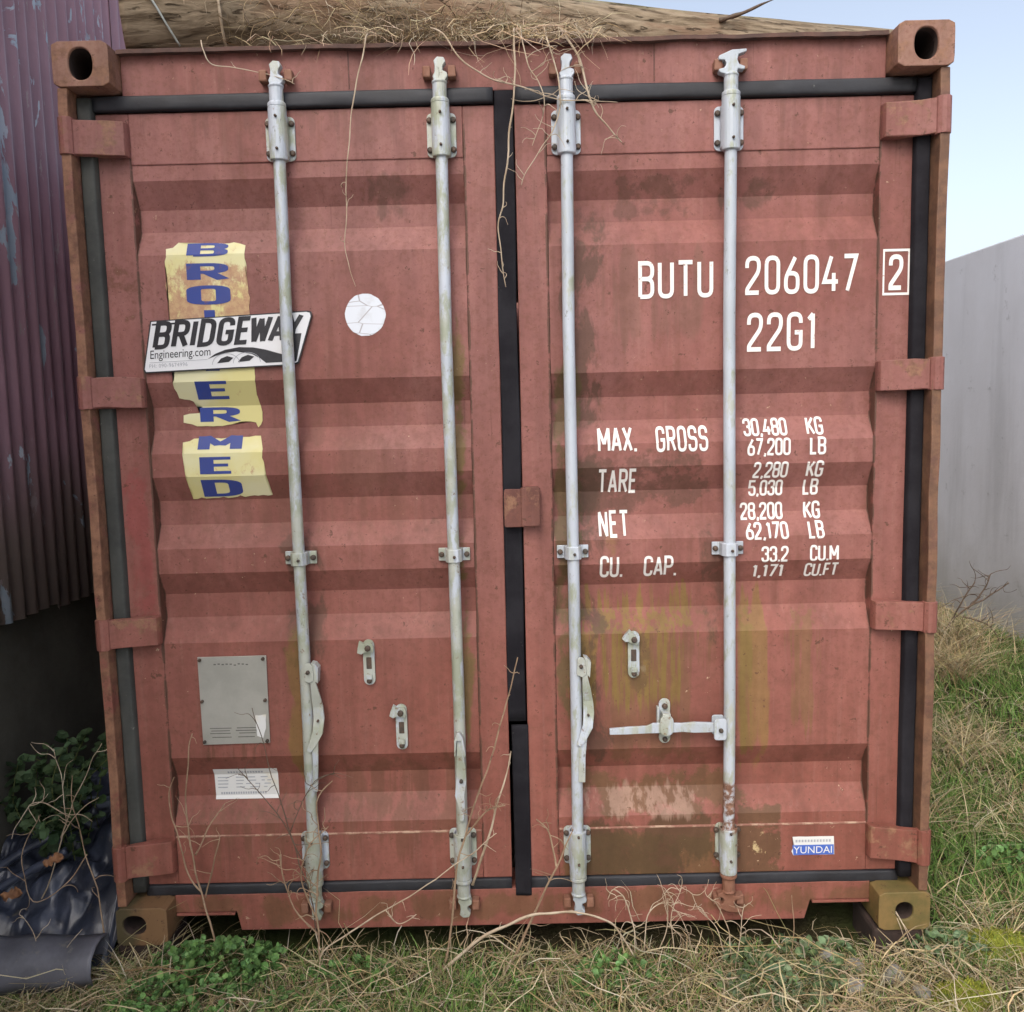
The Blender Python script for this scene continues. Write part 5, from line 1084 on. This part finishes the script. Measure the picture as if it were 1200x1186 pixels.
# shrub of round leaves against the dark base wall
r = random.Random(77); leaves = []; stems = []
for i in range(26):
    b = Vector((r.uniform(-1.68, -1.38), r.uniform(0.18, 0.5), r.uniform(0.02, 0.2))); tp = Vector((r.uniform(-1.69, -1.28), r.uniform(0.10, 0.45), r.uniform(0.33, 0.60)))
    if tp.x < -1.55: tp.z *= 0.85
    md = (b + tp) / 2 + Vector((r.uniform(-.05, .05), -0.05, 0.06)); sp_ = spline([b, md, tp], 6); stems.append((sp_, 0.002))
    for q in sp_[3:]:
        for _ in range(2):
            l = r.uniform(0.022, 0.050); leaf_quad(leaves, q, Vector((r.uniform(-1, 1), r.uniform(-1, .2), r.uniform(-.6, .6))), Vector((r.uniform(-.5, .5), r.uniform(-1, -.2), 1)), l, l * 0.8, vary(r, r.choice(((0.050, 0.085, 0.035), (0.075, 0.12, 0.055), (0.035, 0.06, 0.025))), 0.3))
leaf_obj('bramble_bush', leaves, stems, (-1.5, 0.35, 0.0), 'dark leafy bramble growing behind the black plastic against the shed base wall', 'bush', None)
# bare dark branchy weed by the concrete wall
thing_stem('dead_branch', [[(2.70, 3.1, -0.05), (2.74, 3.1, 0.08), (2.86, 3.1, 0.22), (3.02, 3.1, 0.31), (3.16, 3.1, 0.40)], [(2.80, 3.1, 0.16), (2.86, 3.08, 0.30), (2.93, 3.08, 0.42)], [(2.90, 3.1, 0.24), (3.0, 3.1, 0.36), (3.04, 3.1, 0.46)], [(2.85, 3.05, 0.2), (3.0, 3.0, 0.14), (3.08, 3.0, -0.02)]], 'stem_dark', 'bare dark twiggy branch in front of the grey concrete wall', 'branch', None, 61, 0.009, 9, 0.16, 0.003)

# ------------------------------------------------------------------ plastic heap
mb = MB(); nxh, nyh = 110, 110; vs = []
x0h, x1h, y0h, y1h = -1.695, -1.225, -0.06, 1.3
for j in range(nyh + 1):
    for i in range(nxh + 1):
        u = i / nxh; v = j / nyh; x = x0h + (x1h - x0h) * u; y = y0h + (y1h - y0h) * v
        rise = min(1, v / 0.24) ** 0.8 * (1 if v < 0.6 else max(0, 1 - (v - 0.6) / 0.4))
        wq = Vector((x * 3.0 + 1.5 * y, y * 2.2, 1)); w1 = mn.noise(wq); w2 = mn.noise(wq * 2.3 + Vector((5, 2, 0)))
        vor = lambda k_, sd_: (lambda d_: d_[1] - d_[0])(mn.voronoi(Vector((x * k_ + 0.25 * w1, (y * 0.9 + 0.5 * rise) * k_ * 0.6 + 0.25 * w2, sd_)))[0])
        z = -0.05 + rise * (0.27 + 0.06 * w1) + (0.10 * vor(4, 1.0) + 0.055 * vor(8.5, 4.0) + 0.016 * vor(18, 9.0)) * min(1, 0.3 + v * 5); fold = vor(8, 2.0)
        if u < 0.05 or u > 0.97: z -= 0.02
        vs.append((x + 0.012 * w2 * (1 if 0.05 < u < 0.93 else 0), y - 0.02 * fold, z))
m = nxh + 1
mb.add(vs, [(j * m + i, j * m + i + 1, (j + 1) * m + i + 1, (j + 1) * m + i) for j in range(nyh) for i in range(nxh)])
tag(to_base(mb, 'plastic_sheet', 'plastic', (-1.46, 0.2, -0.05), fix=False, smooth=True), 'heap of crumpled shiny black plastic sheeting between shed and container', 'plastic sheet')
mb = MB(); vs = []; n = 40; prof = [(-0.085, -0.07), (-0.10, -0.02), (-0.085, 0.035), (-0.05, 0.068), (0.0, 0.075), (0.04, 0.06), (0.05, 0.02), (0.02, -0.01)]
for i in range(n + 1):
    x = -1.72 + 0.50 * i / n; k_ = 1 - 0.22 * i / n
    for (py, pz) in prof:
        vs.append((x, -0.085 + py * k_ + 0.01 * mn.noise(Vector((x * 6, py * 20, 1))), 0.022 + pz * k_ * 0.9 + 0.012 * mn.noise(Vector((x * 7, pz * 14, 6)))))
m = len(prof); mb.add(vs, [(i * m + k, i * m + k + 1, (i + 1) * m + k + 1, (i + 1) * m + k) for i in range(n) for k in range(m - 1)])
o = to_base(mb, 'rolled_sheet', 'plastic_grey', (-1.47, -0.085, -0.04), fix=False, smooth=True); sm = o.modifiers.new('t', 'SOLIDIFY'); sm.thickness = 0.004
tag(o, 'dusty grey roll of plastic lying in front of the black sheeting', 'plastic roll')
for i, (p0, p1, lab) in enumerate((((-1.69, 0.10, 0.16), (-1.36, 0.22, 0.33), 'upper black plastic pipe lying aslant on the sheeting'), ((-1.69, 0.06, 0.10), (-1.42, 0.13, 0.24), 'lower black plastic pipe lying aslant on the sheeting'))):
    mb = MB(); a = Vector(p0); b = Vector(p1); stem_mb(mb, [a, a.lerp(b, .35) + Vector((0, 0, .006)), a.lerp(b, .7), b], 0.014, 0.013, i, 0.003, 12); tag(to_base(mb, 'pipe', 'plastic', p0, smooth=True, fix=False), lab, 'pipe', 'pipes on the plastic heap')
def dead_leaf(x, y, z, s_, rz, lab):
    mb = MB(); vs = []; n = 8
    for i in range(n + 1):
        t_ = i / n; w = s_ * 0.34 * math.sin(math.pi * min(1, t_ * 0.96 + 0.02)) ** 0.8 * (1 + 0.35 * math.sin(i * 2.6))
        for k in (-1, -0.4, 0.4, 1): vs.append((s_ * (t_ - .5), k * w, 0.010 * k * k + 0.010 * math.sin(t_ * 7 + 2 * k)))
    mb.add(vs, [(i * 4 + k, i * 4 + k + 1, i * 4 + 5 + k, i * 4 + 4 + k) for i in range(n) for k in range(3)])
    o = mb.build('dead_leaf', 'dead_leaf', fix=False, smooth=True); o.location = (x, y, z); o.rotation_euler = (R(35), R(-12), rz); sm = o.modifiers.new('t', 'SOLIDIFY'); sm.thickness = 0.0008; tag(o, lab, 'leaf', 'dead leaves on the plastic')
dead_leaf(-1.40, 0.02, 0.262, 0.055, 0.5, 'orange dead leaf caught on the bramble cane above the plastic'); dead_leaf(-1.52, 0.0, 0.168, 0.06, 0.1, 'brown dead leaf lying on the plastic beside the lower pipe')

# ------------------------------------------------------------------ stones and moss
def stone(x, y, s_, seed, lab, dz=0.0):
    bm = bmesh.new(); bmesh.ops.create_icosphere(bm, subdivisions=3, radius=1)
    for v in bm.verts:
        n_ = 1 + 0.30 * mn.noise(v.co * 1.3 + Vector((seed * 3.1, 0, 0))) + 0.08 * mn.noise(v.co * 4 + Vector((0, seed, 0)))
        v.co = Vector((v.co.x * s_ * n_, v.co.y * s_ * 0.8 * n_, v.co.z * s_ * 0.6 * n_ + s_ * 0.3))
    o = bm_obj(bm, 'stone', 'stone', None); o.location = (x, y, gz(x, y) + dz); o.rotation_euler = (0, 0, seed); o.data.polygons.foreach_set('use_smooth', [True] * len(o.data.polygons)); tag(o, lab, 'stone', 'stones by the right casting')
stone(0.90, -0.035, 0.026, 1, 'pale stone under the right fork notch', 0.02); stone(0.97, -0.07, 0.030, 2, 'rounded grey stone just left of the right bottom casting', 0.01); stone(0.93, -0.17, 0.032, 3, 'grey stone in the grass before the right fork notch', 0.015)
stone(1.06, -0.12, 0.036, 4, 'large grey stone in front of the right bottom casting', 0.01); stone(1.10, -0.21, 0.026, 5, 'small stone beside the yellow-green moss', 0.02); stone(0.86, -0.10, 0.020, 6, 'small pale stone among the grey-green weed', 0.02)
def moss(x, y, rx, seed, lab):
    mb = MB(); n = 30; vs = []; rd = random.Random(seed)
    for j in range(n + 1):
        for i in range(n + 1):
            u = i / n * 2 - 1; v = j / n * 2 - 1; q = min(1, math.hypot(u, v)); e = max(0, 1 - q * (1 + 0.35 * mn.noise(Vector((u * 2, v * 2, seed)))))
            vs.append((u * rx, v * rx * 0.6, -0.03 + 0.075 * math.sqrt(e) + 0.016 * mn.noise(Vector((u * 9, v * 9, seed))) + 0.006 * rd.random()))
    m = n + 1; mb.add(vs, [(j * m + i, j * m + i + 1, (j + 1) * m + i + 1, (j + 1) * m + i) for j in range(n) for i in range(n)])
    o = mb.build('moss_cushion', 'moss', fix=False); o.location = (x, y, gz(x, y) + 0.015); tag(o, lab, 'moss', 'moss cushions'); return o
moss(1.22, -0.22, 0.10, 1, 'yellow-green moss cushion among the stones'); moss(1.43, 0.0, 0.15, 2, 'yellow-green moss cushion in the grass right of the bottom casting')
